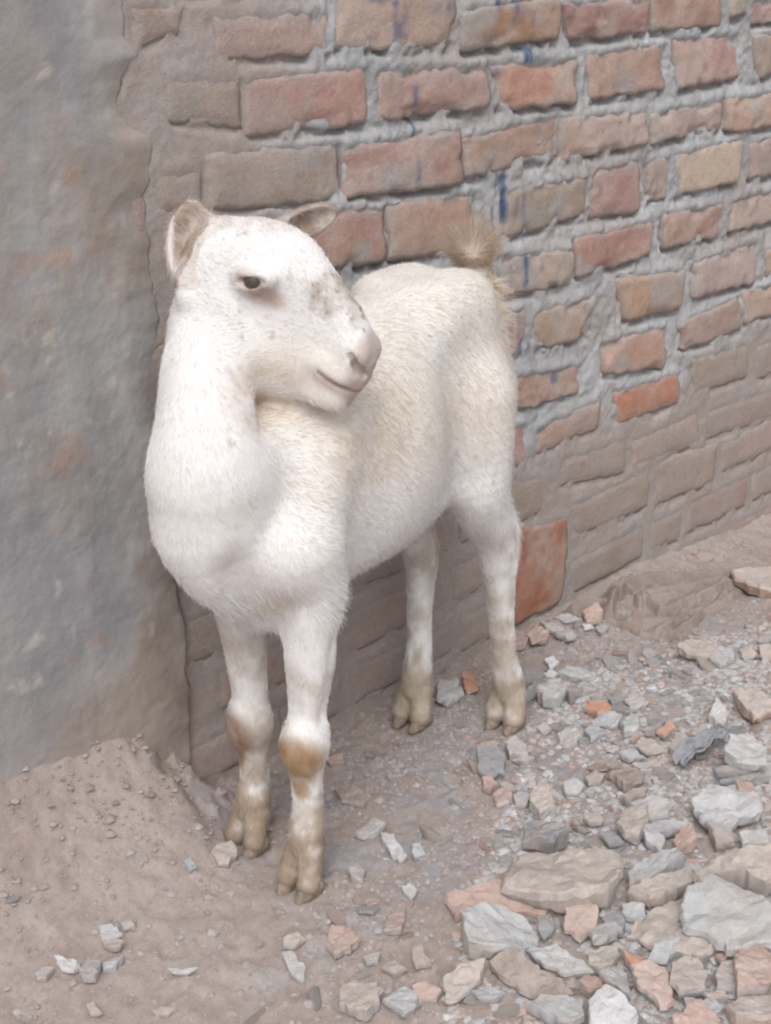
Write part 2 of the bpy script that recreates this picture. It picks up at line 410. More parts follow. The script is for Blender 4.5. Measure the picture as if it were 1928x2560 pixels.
for i, (q, kind) in enumerate(quads):
    P, Fa, c, _ = brick_mesh(q, kind, i)
    b = mesh_obj('brick', P, Fa, M_BRICK, wall, cols=c)
    if kind == 'k': tag(b, 'bare orange brick low in the wall behind the goat')
    elif kind == 'f': tag(b, 'bright orange brick in the middle of the wall')

# ------------------------------------------------------------------ plastered stretch of wall on the left
edge_px = [(323, -60), (323, 0), (323, 90), (358, 135), (314, 199), (302, 240), (335, 316), (396, 345), (398, 407), (384, 452), (357, 520), (380, 588), (389, 678), (407, 791), (402, 904), (420, 1150), (440, 1400), (470, 1560), (478, 1700), (486, 1900)]
ep = np.array([on_wall(p, YW - .012)[[0, 2]] for p in edge_px])
pz_ = np.concatenate([np.arange(-.16, 1.12, .0045), np.arange(1.12, 1.72, .02)])
xe = np.interp(pz_, ep[::-1, 1], ep[::-1, 0])
xe = xe + .0055 * fbm(np.stack([pz_ * 0, pz_ * 0, pz_], 1), 45, 4, 101)
tt = np.concatenate([np.linspace(0, .86, 40)[:-1], np.linspace(.86, 1, 150)])       # finer towards the part in view
XL = -2.2
TT, ZZ = np.meshgrid(tt, pz_, indexing='ij')
XX = XL + (xe[None, :] - XL) * TT
pp = np.stack([XX, np.zeros_like(XX), ZZ], -1).reshape(-1, 3)
b1 = fbm(pp, 4, 4, 103); b2 = fbm(pp, 20, 4, 104); b3 = fbm(pp, 70, 4, 105)
de = (xe[None, :] - XX).ravel()
soft = sstep(.50, .62, pp[:, 2])
th = .0125 + .0040 * b1 + .0016 * b2 + .0006 * b3
th = th - (th - .001) * np.clip(1 - de / (.010 + .040 * soft), 0, 1) ** 1.4
pp[:, 1] = YW - th
pi_ = np.arange(len(tt) * len(pz_)).reshape(len(tt), len(pz_))
pf = np.stack([pi_[:-1, :-1], pi_[1:, :-1], pi_[1:, 1:], pi_[:-1, 1:]], -1).reshape(-1, 4)
eb = pp[pi_[-1]].copy(); eb[:, 1] = YW + .012
o = len(pp); ei = np.arange(len(pz_)) + o
es = np.stack([pi_[-1, :-1], ei[:-1], ei[1:], pi_[-1, 1:]], 1)
hl_ = np.array([[XL, YW + .012, -.16], [XL, YW + .012, 1.70], [XL, YW + .23, -.16], [XL, YW + .23, 1.70], [.90, YW + .23, -.16], [.90, YW + .23, 1.70], [.90, YW + .012, -.16], [.90, YW + .012, 1.70]])
o2 = o + len(eb)
hq = np.array([[0, 2, 3, 1], [2, 4, 5, 3], [1, 3, 5, 7], [4, 6, 7, 5]]) + o2
pc = np.tile([.315, .310, .316], (len(pp), 1)) * (1 + .10 * b1)[:, None]
st = fbm(pp, (9, 1, 1.8), 4, 107)
pc = mixc(pc, [.420, .410, .415], np.clip(.25 + 1.3 * st, 0, .9))
pc = mixc(pc, [.310, .258, .212], np.clip(1.0 * fbm(pp, (8, 1, 4), 4, 108) + .3 * b2, 0, .8))
pc = mixc(pc, [.235, .235, .258], np.clip(.8 * fbm(pp, (9, 1, 4), 3, 109) - .05, 0, .6))
pc = mixc(pc, [.56, .53, .50], sstep(.60, .95, fbm(pp, 34, 3, 110)) * .5)
pc = mixc(pc, [.40, .24, .19], sstep(.66, 1.0, fbm(pp, 24, 3, 111)) * .4)
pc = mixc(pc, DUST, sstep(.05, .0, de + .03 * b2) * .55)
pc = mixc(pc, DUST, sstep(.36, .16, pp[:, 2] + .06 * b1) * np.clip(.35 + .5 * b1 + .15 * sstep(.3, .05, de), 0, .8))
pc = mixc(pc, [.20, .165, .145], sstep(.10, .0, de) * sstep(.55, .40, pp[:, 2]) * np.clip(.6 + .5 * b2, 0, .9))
M_PLASTER = material('stained_plaster', attr=True, rough=.9, spec=.10, grain=((45, .06), (380, .05)), bump=((120, .0010), (600, .0004)))
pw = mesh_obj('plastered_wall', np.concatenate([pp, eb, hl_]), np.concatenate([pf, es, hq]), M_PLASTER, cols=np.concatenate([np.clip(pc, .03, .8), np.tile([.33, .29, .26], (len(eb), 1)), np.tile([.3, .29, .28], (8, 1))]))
tag(pw, 'stained grey cement plaster on the wall left of the goat', 'wall')
# ------------------------------------------------------------------ the goat
class Field:
    """signed distance field on a grid; primitives are blended in smoothly, then skinned"""
    def __init__(s, lo, hi, h):
        s.lo = np.array(lo, float); s.h = h
        s.n = np.ceil((np.array(hi) - s.lo) / h).astype(int) + 1
        s.V = np.full(s.n, 0.08, np.float32)
    def _win(s, lo, hi):
        a = np.clip(np.floor((np.array(lo) - s.lo) / s.h).astype(int), 0, s.n)
        b = np.clip(np.ceil((np.array(hi) - s.lo) / s.h).astype(int) + 1, 0, s.n)
        sl = tuple(slice(x, y) for x, y in zip(a, b))
        ax = [(np.arange(a[i], b[i], dtype=np.float32) * s.h + s.lo[i]).astype(np.float32) for i in range(3)]
        return sl, ax[0][:, None, None], ax[1][None, :, None], ax[2][None, None, :]
    def _mix(s, sl, d, k, op):
        v = s.V[sl]
        if op == 'add':
            hh = np.maximum(k - np.abs(v - d), 0) / k
            s.V[sl] = np.minimum(v, d) - hh * hh * k * 0.25
        else:
            hh = np.maximum(k - np.abs(v + d), 0) / k
            s.V[sl] = np.maximum(v, -d) + hh * hh * k * 0.25
    def cone(s, p, q, r1, r2, k=0.02, op='add', sb=1.0):
        p = np.array(p, float); q = np.array(q, float)
        R = max(r1, r2) + k + 0.012
        sl, X, Y, Z = s._win(np.minimum(p, q) - R, np.maximum(p, q) + R)
        d = q - p; L2 = max(d @ d, 1e-9)
        t = np.clip(((X - p[0]) * d[0] + (Y - p[1]) * d[1] + (Z - p[2]) * d[2]) / L2, 0, 1)
        dd = np.sqrt((X - p[0] - t * d[0]) ** 2 + (Y - p[1] - t * d[1]) ** 2 + (Z - p[2] - t * d[2]) ** 2) - (r1 + (r2 - r1) * t)
        s._mix(sl, dd.astype(np.float32), k, op)
    def chain(s, pts, k=0.02):
        """one tapered limb along a smooth curve through the joints"""
        A = np.array([[*p, r] for p, r in pts], float)
        E = np.vstack([2 * A[0] - A[1], A, 2 * A[-1] - A[-2]])
        C = []
        for i in range(1, len(E) - 2):
            for t in np.linspace(0, 1, 5, endpoint=False):
                p0, p1, p2, p3 = E[i - 1:i + 3]
                C.append(.5 * (2 * p1 + (p2 - p0) * t + (2 * p0 - 5 * p1 + 4 * p2 - p3) * t * t + (3 * p1 - p0 - 3 * p2 + p3) * t ** 3))
        C = np.array(C + [A[-1]])
        R = C[:, 3].max() + k + .012
        lo = C[:, :3].min(0) - R; hi = C[:, :3].max(0) + R
        sl, X, Y, Z = s._win(lo, hi)
        D = np.full(np.broadcast_shapes(X.shape, Y.shape, Z.shape), .08, np.float32)
        o = [int(q.start) for q in sl]
        for c1, c2 in zip(C, C[1:]):
            r = max(c1[3], c2[3]) + k + .012
            s2, x, y, z = s._win(np.maximum(np.minimum(c1[:3], c2[:3]) - r, lo), np.minimum(np.maximum(c1[:3], c2[:3]) + r, hi))
            d = c2[:3] - c1[:3]; L2 = max(d @ d, 1e-9)
            t = np.clip(((x - c1[0]) * d[0] + (y - c1[1]) * d[1] + (z - c1[2]) * d[2]) / L2, 0, 1)
            dd = np.sqrt((x - c1[0] - t * d[0]) ** 2 + (y - c1[1] - t * d[1]) ** 2 + (z - c1[2] - t * d[2]) ** 2) - (c1[3] + (c2[3] - c1[3]) * t)
            w = tuple(slice(q.start - o[i], q.stop - o[i]) for i, q in enumerate(s2))
            D[w] = np.minimum(D[w], dd.astype(np.float32))
        s._mix(sl, D, k, 'add')
    def ell(s, c, r, M=None, k=0.02, op='add'):
        """ellipsoid, M: 3x3 rows = its axes"""
        c = np.array(c, float); r = np.array(r, float); M = np.eye(3) if M is None else np.array(M)
        R = r.max() + k + 0.01
        sl, X, Y, Z = s._win(c - R, c + R)
        q = [((X - c[0]) * M[i, 0] + (Y - c[1]) * M[i, 1] + (Z - c[2]) * M[i, 2]) / r[i] for i in range(3)]
        rho = np.sqrt(q[0] ** 2 + q[1] ** 2 + q[2] ** 2)
        g = np.sqrt((q[0] / r[0]) ** 2 + (q[1] / r[1]) ** 2 + (q[2] / r[2]) ** 2) + 1e-6
        s._mix(sl, (rho * (rho - 1) / g).astype(np.float32), k, op)
    def loft(s, org, M, st, k=0.02, n=2.2):
        """st: stations (axial, top, bottom, half width) in the frame M (rows: axial, lateral, up)"""
        st = np.array(st, float); org = np.array(org, float); M = np.array(M, float)
        t = np.linspace(st[0, 0], st[-1, 0], 240)
        tab = np.array([np.interp(t, st[:, 0], st[:, i]) for i in (1, 2, 3)])
        ker = np.hanning(25); ker /= ker.sum()
        tab = np.array([np.convolve(np.pad(r, 12, mode='reflect', reflect_type='odd'), ker, 'valid') for r in tab])
        corners = []
        for a in (st[0, 0], st[-1, 0]):
            for w in (-1, 1):
                for v in (st[:, 1].max(), st[:, 2].min()):
                    corners.append(org + M.T @ np.array([a, w * st[:, 3].max(), v]))
        corners = np.array(corners); R = k + 0.012
        sl, X, Y, Z = s._win(corners.min(0) - R, corners.max(0) + R)
        q = [(X - org[0]) * M[i, 0] + (Y - org[1]) * M[i, 1] + (Z - org[2]) * M[i, 2] for i in range(3)]
        A = np.clip(q[0], t[0], t[-1])
        top = np.interp(A, t, tab[0]); bot = np.interp(A, t, tab[1]); w = np.maximum(np.interp(A, t, tab[2]), 0.004)
        hh = np.maximum((top - bot) / 2, 0.004); cc = (top + bot) / 2
        u = np.abs(q[1]) / w; v = np.abs(q[2] - cc) / hh
        rho = (u ** n + v ** n) ** (1 / n)
        d = (rho - 1) * np.minimum(w, hh)
        dz = q[0] - A
        d = np.where(np.abs(dz) > 0, np.sqrt(np.maximum(d, 0) ** 2 + dz * dz), d)
        s._mix(sl, d.astype(np.float32), k, 'add')
    def skin(s):
        V = s.V; n = V.shape
        S = V < 0
        def C(a): return a[:-1, :-1, :-1], a[1:, :-1, :-1], a[:-1, 1:, :-1], a[1:, 1:, :-1], a[:-1, :-1, 1:], a[1:, :-1, 1:], a[:-1, 1:, 1:], a[1:, 1:, 1:]
        cnt = sum(x.astype(np.int8) for x in C(S))
        act = np.argwhere((cnt > 0) & (cnt < 8))
        ids = np.full(tuple(x - 1 for x in n), -1, np.int32)
        ids[act[:, 0], act[:, 1], act[:, 2]] = np.arange(len(act))
        cv = np.stack([V[act[:, 0] + (i & 1), act[:, 1] + (i >> 1 & 1), act[:, 2] + (i >> 2 & 1)] for i in range(8)], 1)
        off = np.array([[(i & 1), (i >> 1 & 1), (i >> 2 & 1)] for i in range(8)], float)
        acc = np.zeros((len(act), 3)); num = np.zeros(len(act))
        for i in range(8):
            for b in (1, 2, 4):
                j = i | b
                if j == i: continue
                x, y = cv[:, i], cv[:, j]
                cr = (x < 0) != (y < 0)
                t = np.where(cr, x / np.where(cr, x - y, 1), 0)
                acc += np.where(cr[:, None], off[i] + t[:, None] * (off[j] - off[i]), 0); num += cr
        P = s.lo + (act + acc / num[:, None]) * s.h
        F = []
        for ax in range(3):
            o1, o2 = [(1, 2), (2, 0), (0, 1)][ax]
            e = [slice(None)] * 3; g = [slice(None)] * 3
            e[ax] = slice(0, -1); g[ax] = slice(1, None)
            ch = np.argwhere(S[tuple(e)] != S[tuple(g)])
            ch = ch[(ch[:, o1] > 0) & (ch[:, o2] > 0) & (ch[:, o1] < n[o1] - 1) & (ch[:, o2] < n[o2] - 1)]
            q = []
            for d1, d2 in ((0, 0), (1, 0), (1, 1), (0, 1)):
                c = ch.copy(); c[:, o1] -= d1; c[:, o2] -= d2
                q.append(ids[c[:, 0], c[:, 1], c[:, 2]])
            q = np.stack(q, 1)
            ins = S[ch[:, 0], ch[:, 1], ch[:, 2]]
            q[~ins] = q[~ins][:, ::-1]
            F.append(q)
        F = np.concatenate(F)
        return P, F[(F >= 0).all(1)]

GOAT_O = np.array([1.18902, 1.28763])
GH = np.array([-0.98470721, -0.17421743])     # the way it faces
GL = np.array([0.17421743, -0.98470721])      # its left
GYAW = math.atan2(GH[1], GH[0])
goat = bpy.data.objects.new('goat', None); COL.objects.link(goat)
goat.empty_display_size = 0.1
goat.location = (GOAT_O[0], GOAT_O[1], 0); goat.rotation_euler = (0, 0, GYAW)
tag(goat, 'young white goat with brown knees standing sideways, head turned to its left', 'goat')

# head frame (rows: forward, left, up) in goat coordinates (a forward, b left, c up)
HP, HT, HR = math.radians(23), math.radians(-9), math.radians(-1.5)
_f = np.array([math.sin(HT) * math.cos(HP), math.cos(HT) * math.cos(HP), -math.sin(HP)])
_s = np.cross([0, 0, 1.], _f); _s /= np.linalg.norm(_s)
_u = np.cross(_f, _s)
_s, _u = _s * math.cos(HR) + _u * math.sin(HR), -_s * math.sin(HR) + _u * math.cos(HR)
HM = np.array([_f, _s, _u])
HSC = 1.05
HO = np.array([0.180, -0.02, 0.790])
_ct, _st = math.cos(math.radians(27)), math.sin(math.radians(27))
EYEM = np.array([HM[0] * _ct + HM[2] * _st, HM[1], HM[2] * _ct - HM[0] * _st])      # the eye slit lies flatter than the face
def hf(f): return f if f < .049 else .049 + (f - .049) * .79
def hd(f, s, u): return HO + HM.T @ (np.array([hf(f), s, u]) * HSC)
def hl(*r): return tuple(np.array(r) * HSC)

def goat_field(h):
    F = Field((-0.36, -0.17, 0.0), (0.40, 0.30, 0.95), h)
    I3 = np.eye(3)
    # trunk
    F.loft((0, 0, 0), I3, [(-0.285, .64, .56, .02), (-0.27, .675, .50, .050), (-0.24, .70, .465, .072), (-0.18, .726, .425, .090), (-0.1, .730, .385, .104),
        (0.0, .716, .372, .112), (0.1, .690, .372, .097), (0.17, .655, .37, .082), (0.22, .618, .362, .070), (0.26, .59, .385, .060), (0.29, .60, .43, .045), (0.305, .56, .48, .02)], k=0.02, n=2.1)
    # neck
    F.chain([((0.17, 0, .575), .060), ((0.24, -0.004, .575), .066), ((0.281, -.004, .60), .064), ((0.264, -0.020, .65), .056), ((0.234, -.038, .697), .0535), ((0.206, -.052, .735), .0515), ((0.176, -.058, .772), .050)], .022)
    # brisket
    F.chain([((0.288, -.010, .56), .063), ((0.284, -.012, .505), .065), ((0.25, -.008, .448), .055), ((0.19, 0, .415), .05)], .04)
    # shoulders, near (left) and far front leg
    for s in (1, -1):
        F.chain([((0.115, s * .046, .61), .036), ((0.165, s * .054, .55), .038), ((0.208, s * .058, .48), .043)], .04)
    F.chain([((0.205, .064, .475), .048), ((0.194, .066, .422), .041), ((0.200, .064, .375), .0345), ((0.203, .062, .319), .0315), ((0.210, .06, .257), .0245), ((0.219, .06, .212), .0265),
             ((0.222, .06, .172), .0205), ((0.224, .06, .125), .0190), ((0.228, .06, .092), .0225), ((0.234, .06, .066), .0215)], .022)
    F.chain([((0.198, -.062, .475), .050), ((0.184, -.063, .41), .040), ((0.19, -.06, .354), .033), ((0.188, -.06, .299), .0275), ((0.187, -.06, .237), .0232), ((0.190, -.06, .188), .0255),
             ((0.189, -.06, .15), .0200), ((0.190, -.06, .105), .0188), ((0.196, -.06, .075), .0225), ((0.202, -.06, .058), .0215)], .022)
    for a, b, z in ((.222, .06, .208), (.192, -.06, .186)):                          # knees
        F.ell((a + .009, b, z), (.018, .0245, .030), k=.022)
        F.ell((a - .010, b, z + .004), (.016, .019, .024), k=.018)
    for s, a, z in ((1, .212, .30), (-1, .192, .28)):
        F.cone((a - .018, s * .085, z + .06), (a - .006, s * .080, z - .05), .006, .004, .02, 'sub')   # forearm muscle line
    # hind quarters
    for s in (1, -1):
        F.ell((-.172, s * .044, .57), (.074, .053, .125), k=.05)
        F.cone((-.19, s * .05, .695), (-.12, s * .055, .695), .026, .026, .05)       # hips
    F.chain([((-.168, .062, .56), .066), ((-.170, .066, .49), .058), ((-.184, .067, .42), .045), ((-.222, .066, .345), .033), ((-.242, .066, .285), .0255), ((-.245, .066, .245), .0215), ((-.248, .066, .19), .0185),
             ((-.252, .068, .13), .0180), ((-.257, .07, .09), .0225), ((-.260, .072, .06), .0225)], .025)
    F.chain([((-.185, -.058, .55), .068), ((-.183, -.06, .47), .056), ((-.187, -.06, .40), .042), ((-.197, -.057, .335), .030), ((-.214, -.056, .275), .0245), ((-.212, -.056, .235), .0210), ((-.206, -.056, .185), .0185),
             ((-.204, -.056, .135), .0185), ((-.197, -.056, .09), .0225), ((-.190, -.056, .06), .0225)], .025)
    F.cone((-.242, .066, .285), (-.256, .066, .298), .016, .011, .02)                # points of the hocks
    F.cone((-.214, -.056, .275), (-.235, -.056, .29), .016, .011, .02)
    # toes: two for each foot
    for a, b, z, da in FEET:
        for s in (-1, 1):
            F.cone((a, b + s * .0105, z), (a + da + .001, b + s * .0165, .021), .0165, .0152, .003)
            F.cone((a - .012, b + s * .008, z + .012), (a - .020, b + s * .010, z - .002), .009, .006, .008)   # dew claws
    for s in (1, -1):                                                                # groove between brisket and shoulder
        F.cone((.312, s * .060 - .006, .47), (.264, s * .036, .385), .008, .009, .05, 'sub')
        F.ell((.228, s * .064, .478), (.030, .024, .036), k=.035)                     # point of the shoulder
    # flank hollow, groove behind the elbow
    for s in (1, -1):
        F.cone((-.105, s * .126, .47), (-.09, s * .124, .62), .028, .020, .06, 'sub')
        F.cone((.10, s * .132, .44), (.085, s * .142, .60), .018, .014, .07, 'sub')
    # tail root
    F.cone((-.262, 0, .670), (-.289, 0, .708), .022, .016, .03)
    F.cone((-.289, 0, .708), (-.286, .000, .722), .014, .008, .02)
    # head
    F.loft(HO, HM, [hl(hf(q[0]), *q[1:]) for q in [(-.075, .030, -.02, .02), (-.06, .046, -.05, .04), (-.035, .056, -.09, .054), (-.005, .070, -.118, .060), (.03, .0765, -.127, .0580), (.06, .0745, -.125, .0500),
        (.09, .0635, -.115, .0395), (.12, .050, -.101, .032), (.145, .040, -.088, .0280), (.17, .030, -.081, .0260), (.19, .016, -.074, .0235), (.204, .000, -.062, .018), (.211, -.014, -.044, .010)]], k=0.014, n=2.15)
    E = lambda c, r, k, op='add': F.ell(hd(*c), hl(*r), HM, k=k, op=op)
    K = lambda p, q, a, b, k, op='add': F.cone(hd(*p), hd(*q), a * HSC, b * HSC, k, op)
    for s in (-1, 1):
        E((.016, s * .043, -.060), (.046, .019, .050), .016)                          # cheek
        E((.040, s * .0665, .018), (.026, .009, .012), .034, 'sub')                   # eye socket
        E((.100, s * .054, -.010), (.040, .012, .020), .045, 'sub')                   # hollow before the eye
        E((.184, s * .016, -.009), (.018, .011, .015), .014)                          # nostril wing
        E((.165, s * .019, -.036), (.028, .011, .012), .014)                         # upper lip
        K((.152, s * .0308, -.043), (.172, s * .0285, -.048), .0022, .0030, .004, 'sub')   # mouth
        K((.172, s * .0285, -.048), (.207, s * .016, -.050), .0030, .0030, .004, 'sub')
        K((.188, s * .0255, -.009), (.202, s * .017, -.023), .0036, .0050, .004, 'sub')   # nostrils
        K((.202, s * .017, -.023), (.209, s * .008, -.029), .0040, .0030, .004, 'sub')
        F.ell(hd(.034, s * .0485, .025), hl(.0245, .0115, .0135), EYEM, k=.014)                      # eyelids
        F.ell(hd(.036, s * .0595, .0235), hl(.0225, .0080, .0068), EYEM, k=.003, op='sub')
    E((.160, 0, -.076), (.028, .018, .011), .016)                                    # chin
    ear(F, 1); ear(F, -1)
    return F

FEET = ((.236, .06, .062, .016), (.203, -.06, .055, .016), (-.260, .072, .06, .014), (-.190, -.056, .06, .014))

EARS = []
def ear(F, s):
    if s < 0:     # right ear: laid back, its hollow showing
        base = hd(-.036, -.046, -.020); tip = base + np.array([-.030, -.016, .084]); wide = np.array([-.58, .81, .1])
    else:         # left ear: straight out to the side
        base, tip, wide = hd(-.005, .040, .040), hd(.016, .132, .066), np.array([0.25, .1, -.95])
    EW = .030 if s < 0 else .019
    ax = tip - base; Ln = np.linalg.norm(ax); ax /= Ln
    wide = wide - ax * (wide @ ax); wide /= np.linalg.norm(wide)
    nrm = np.cross(ax, wide)
    if nrm @ np.array([.7, .5, .3]) < 0: nrm = -nrm
    M = np.array([ax, wide, nrm])
    c = base + ax * Ln * .52
    EARS.append((c, ax, wide, nrm, Ln))
    E = Field(c - .085, c + .085, F.h)
    E.ell(c, (Ln * .58, EW, .014), M, k=.004)
    E.ell(c + nrm * .0125, (Ln * .56, EW - .005, .0155), M, k=.004, op='sub')
    a = np.round((E.lo - F.lo) / F.h).astype(int)
    E.lo = F.lo + a * F.h
    E.V[:] = .08
    E.ell(c, (Ln * .58, EW, .014), M, k=.004)
    E.ell(c + nrm * .0125, (Ln * .56, EW - .005, .0155), M, k=.004, op='sub')
    lo = np.maximum(a, 0); hi = np.minimum(a + E.n, F.n)
    sl = tuple(slice(x, y) for x, y in zip(lo, hi)); se = tuple(slice(x - o, y - o) for x, y, o in zip(lo, hi, a))
    F._mix(sl, E.V[se], .012, 'add')
    F.cone(base - ax * .01, base + ax * .012, .016, .013, .015)
def head_coords(P):
    q = (P - HO) @ HM.T / HSC
    q[:, 0] = np.where(q[:, 0] < .049, q[:, 0], .049 + (q[:, 0] - .049) / .79)
    return q

def goat_colour(P):
    n1 = fbm(P, 14, 4, 3); n2 = fbm(P, 55, 4, 5); n3 = fbm(P, 130, 3, 9)
    c = np.tile([.770, .752, .748], (len(P), 1))
    # cream over the back, saddle and flank
    m = sstep(.44, .56, P[:, 2]) * sstep(.25, .19, P[:, 0] - .3 * np.clip(P[:, 1], 0, .1)) * (1 - sstep(.70, .76, P[:, 2]) * sstep(-.05, .1, P[:, 0]))
    c = mixc(c, [.725, .680, .618], m * (.55 + .40 * n1))
    c = mixc(c, [.64, .56, .46], np.clip(blob(P, (.11, .085, .60), (.09, .09, .13)) * (.10 + .9 * n1 + .4 * n2), 0, .45))
    c = mixc(c, [.60, .50, .40], blob(P, (.20, .02, .66), (.09, .09, .06)) * np.clip(.2 + n1 + .4 * n2, 0, .5))
    c = mixc(c, [.70, .60, .44], blob(P, (.27, .02, .43), (.06, .09, .05)) * np.clip(.25 + n1, 0, .5))
    # dark flecks of dirt on the coat
    c = mixc(c, [.45, .40, .36], sstep(.74, .90, n3 * .7 + n2 * .45) * .45 * (P[:, 2] > .2))
    # throat shade of dirt
    leg = sstep(.40, .30, P[:, 2])
    c = mixc(c, [.49, .43, .365], leg * np.clip(.28 + .6 * n1 + .45 * n2, 0, .8))
    low = sstep(.24, .12, P[:, 2])
    c = mixc(c, [.44, .37, .305], low * np.clip(.48 + .7 * n2 + .5 * n1, 0, .92))
    # knees
    for a, b, z, w, amt in ((.245, .062, .199, .034, 1.0), (.215, -.070, .182, .030, 1.0)):
        k = blob(P + n2[:, None] * .004, (a, b, z), (w * 1.2, w * 1.4, .040))
        k = np.maximum(k, .8 * blob(P + n2[:, None] * .003, (a - .002, b, z - .034), (.022, .014, .026)))
        c = mixc(c, [.36, .235, .135] if b > 0 else [.27, .185, .14], k * np.clip(.95 + .2 * n2, 0, 1) * amt)
    # pasterns
    past = sstep(.105, .07, P[:, 2] + .006 * n1)
    c = mixc(c, [.45, .355, .27], past * np.clip(.70 + .5 * n2, .35, .95))
    c = mixc(c, [.28, .215, .165], past * np.clip(.9 * n1 + .5 * n2 + .25, 0, .7))
    c = mixc(c, [.24, .19, .15], sstep(.034, .012, P[:, 2] + .006 * n2) * .9)
    hind = (P[:, 0] < -.1)
    c = mixc(c, [.46, .395, .325], hind * sstep(.17, .06, P[:, 2]) * np.clip(.45 + .7 * n1, 0, .8))
    # head
    q = head_coords(P); f, s_, u = q.T
    H = ((f > -.08) & (f < .25) & (np.abs(s_) < .07) & (np.abs(u) < .14)).astype(float)
    br = H * blob(q + n2[:, None] * .008, (.140, -.006, .038), (.062, .030, .026))
    c = mixc(c, [.40, .345, .30], br * np.clip(.70 + .7 * n2, .15, .95))
    c = mixc(c, [.25, .22, .21], br * sstep(.25, .55, n3 + .3 * n2) * .7)
    for sg in (-1, 1):
        c = mixc(c, [.47, .31, .25], H * blob(q + n3[:, None] * .002, (.058, sg * .054, .010), (.034, .03, .017)) * .7)
        c = mixc(c, [.46, .36, .30], H * blob(q, (.038, sg * .059, .022), (.036, .020, .0165)) * .6)
        c = mixc(c, [.10, .07, .06], H * blob(q, (.036, sg * .056, .0238), (.023, .010, .0054)) * .5)
        nos = np.minimum(np.hypot(np.hypot(f - .195, u + .016), s_ - sg * .0215), np.hypot(np.hypot(f - .205, u + .026), s_ - sg * .013))
        c = mixc(c, [.16, .10, .09], H * sstep(.0085, .0045, nos))
    c = mixc(c, [.50, .415, .39], H * sstep(.186, .200, f + n2 * .006) * sstep(-.085, -.07, u) * .85)
    c = mixc(c, [.62, .50, .47], H * blob(q, (.178, 0, -.050), (.045, .05, .016)) * .6)
    mouth = np.where(f < .172, np.abs(u + .043 + (f - .152) * .25), np.abs(u + .048 + (f - .172) * .057))
    c = mixc(c, [.30, .21, .20], H * (f > .150) * sstep(.0036, .0012, mouth) * .8)
    c = mixc(c, [.33, .29, .28], H * sstep(.12, .15, f) * sstep(-.04, -.01, u) * sstep(.62, .80, n3) * .6)
    c = mixc(c, [.52, .46, .42], H * blob(q, (-.01, 0, .075), (.05, .05, .03)) * np.clip(.1 + n2, 0, .45))
    jaw = H * blob(q, (.035, -.03, -.118), (.075, .05, .024))
    c = mixc(c, [.52, .44, .36], jaw * np.clip(.45 + .5 * n1 + .3 * n2, 0, .75))
    # hollows of the ears
    for ctr, ax, wd, nr, Ln in EARS:
        v = P - ctr
        ins = (np.abs(v @ ax) < Ln * .55) * (np.abs(v @ wd) < .0205) * (v @ nr > -.0055) * (v @ nr < .012)
        c = mixc(c, [.36, .28, .23], ins * np.clip(.85 + .35 * n2, 0, 1))
        c = mixc(c, [.45, .36, .29], (np.linalg.norm(v, axis=1) < Ln * .62) * (1 - ins) * .35 * (np.abs(v @ nr) < .02))
    c = mixc(c, [.60, .47, .37], blob(P, (-.29, 0, .735), (.03, .03, .04)) * .6)
    return np.clip(c, .02, .9)

M_FUR_SKIN = material('goat_coat', attr=True, rough=.8, spec=.12, grain=((220, .05),), bump=((500, .0005),))
P, Q = goat_field(0.0025).skin()
body = mesh_obj('body', P, Q, M_FUR_SKIN, goat, cols=goat_colour(P))
tag(body, 'white coat with brown knees and dirty lower legs')

# hooves: two claws each
M_HOOF = material('hoof_horn', (.25, .20, .16), attr=False, rough=.9, grain=((150, .35),), bump=((300, .0008),))
for a, b, z, da in FEET:
    F = Field((a - .035, b - .05, -.004), (a + .075, b + .05, .05), .002)
    for s in (-1, 1):
        F.cone((a + da - .008, b + s * .0170, .016), (a + da + .010, b + s * .0165, .010), .0152, .0100, .002)
        F.cone((a + da + .010, b + s * .0165, .010), (a + da + .020, b + s * .0155, .007), .0105, .0075, .004)
    g = F.lo[2] + np.arange(F.n[2]) * F.h
    F.V = np.maximum(F.V, (-(g - .0005))[None, None, :].astype(np.float32))
    hp, hq = F.skin()
    mesh_obj('hoof', hp, hq, M_HOOF, goat)

# eyes
M_EYE = material('eye_wet', (.085, .068, .058), attr=False, rough=.15, spec=.5, grain=(), bump=())
for s in (-1, 1):
    th = np.linspace(0, math.pi, 15); ph = np.linspace(0, 2 * math.pi, 25)[:-1]
    V = np.array([[math.sin(t) * math.cos(p), math.sin(t) * math.sin(p), math.cos(t)] for t in th for p in ph]) * .0128
    Fc = [(i * 24 + j, i * 24 + (j + 1) % 24, (i + 1) * 24 + (j + 1) % 24, (i + 1) * 24 + j) for i in range(14) for j in range(24)]
    c = hd(.034, s * .0462, .0236)
    mesh_obj('eye', V + c, np.array(Fc), M_EYE, goat)

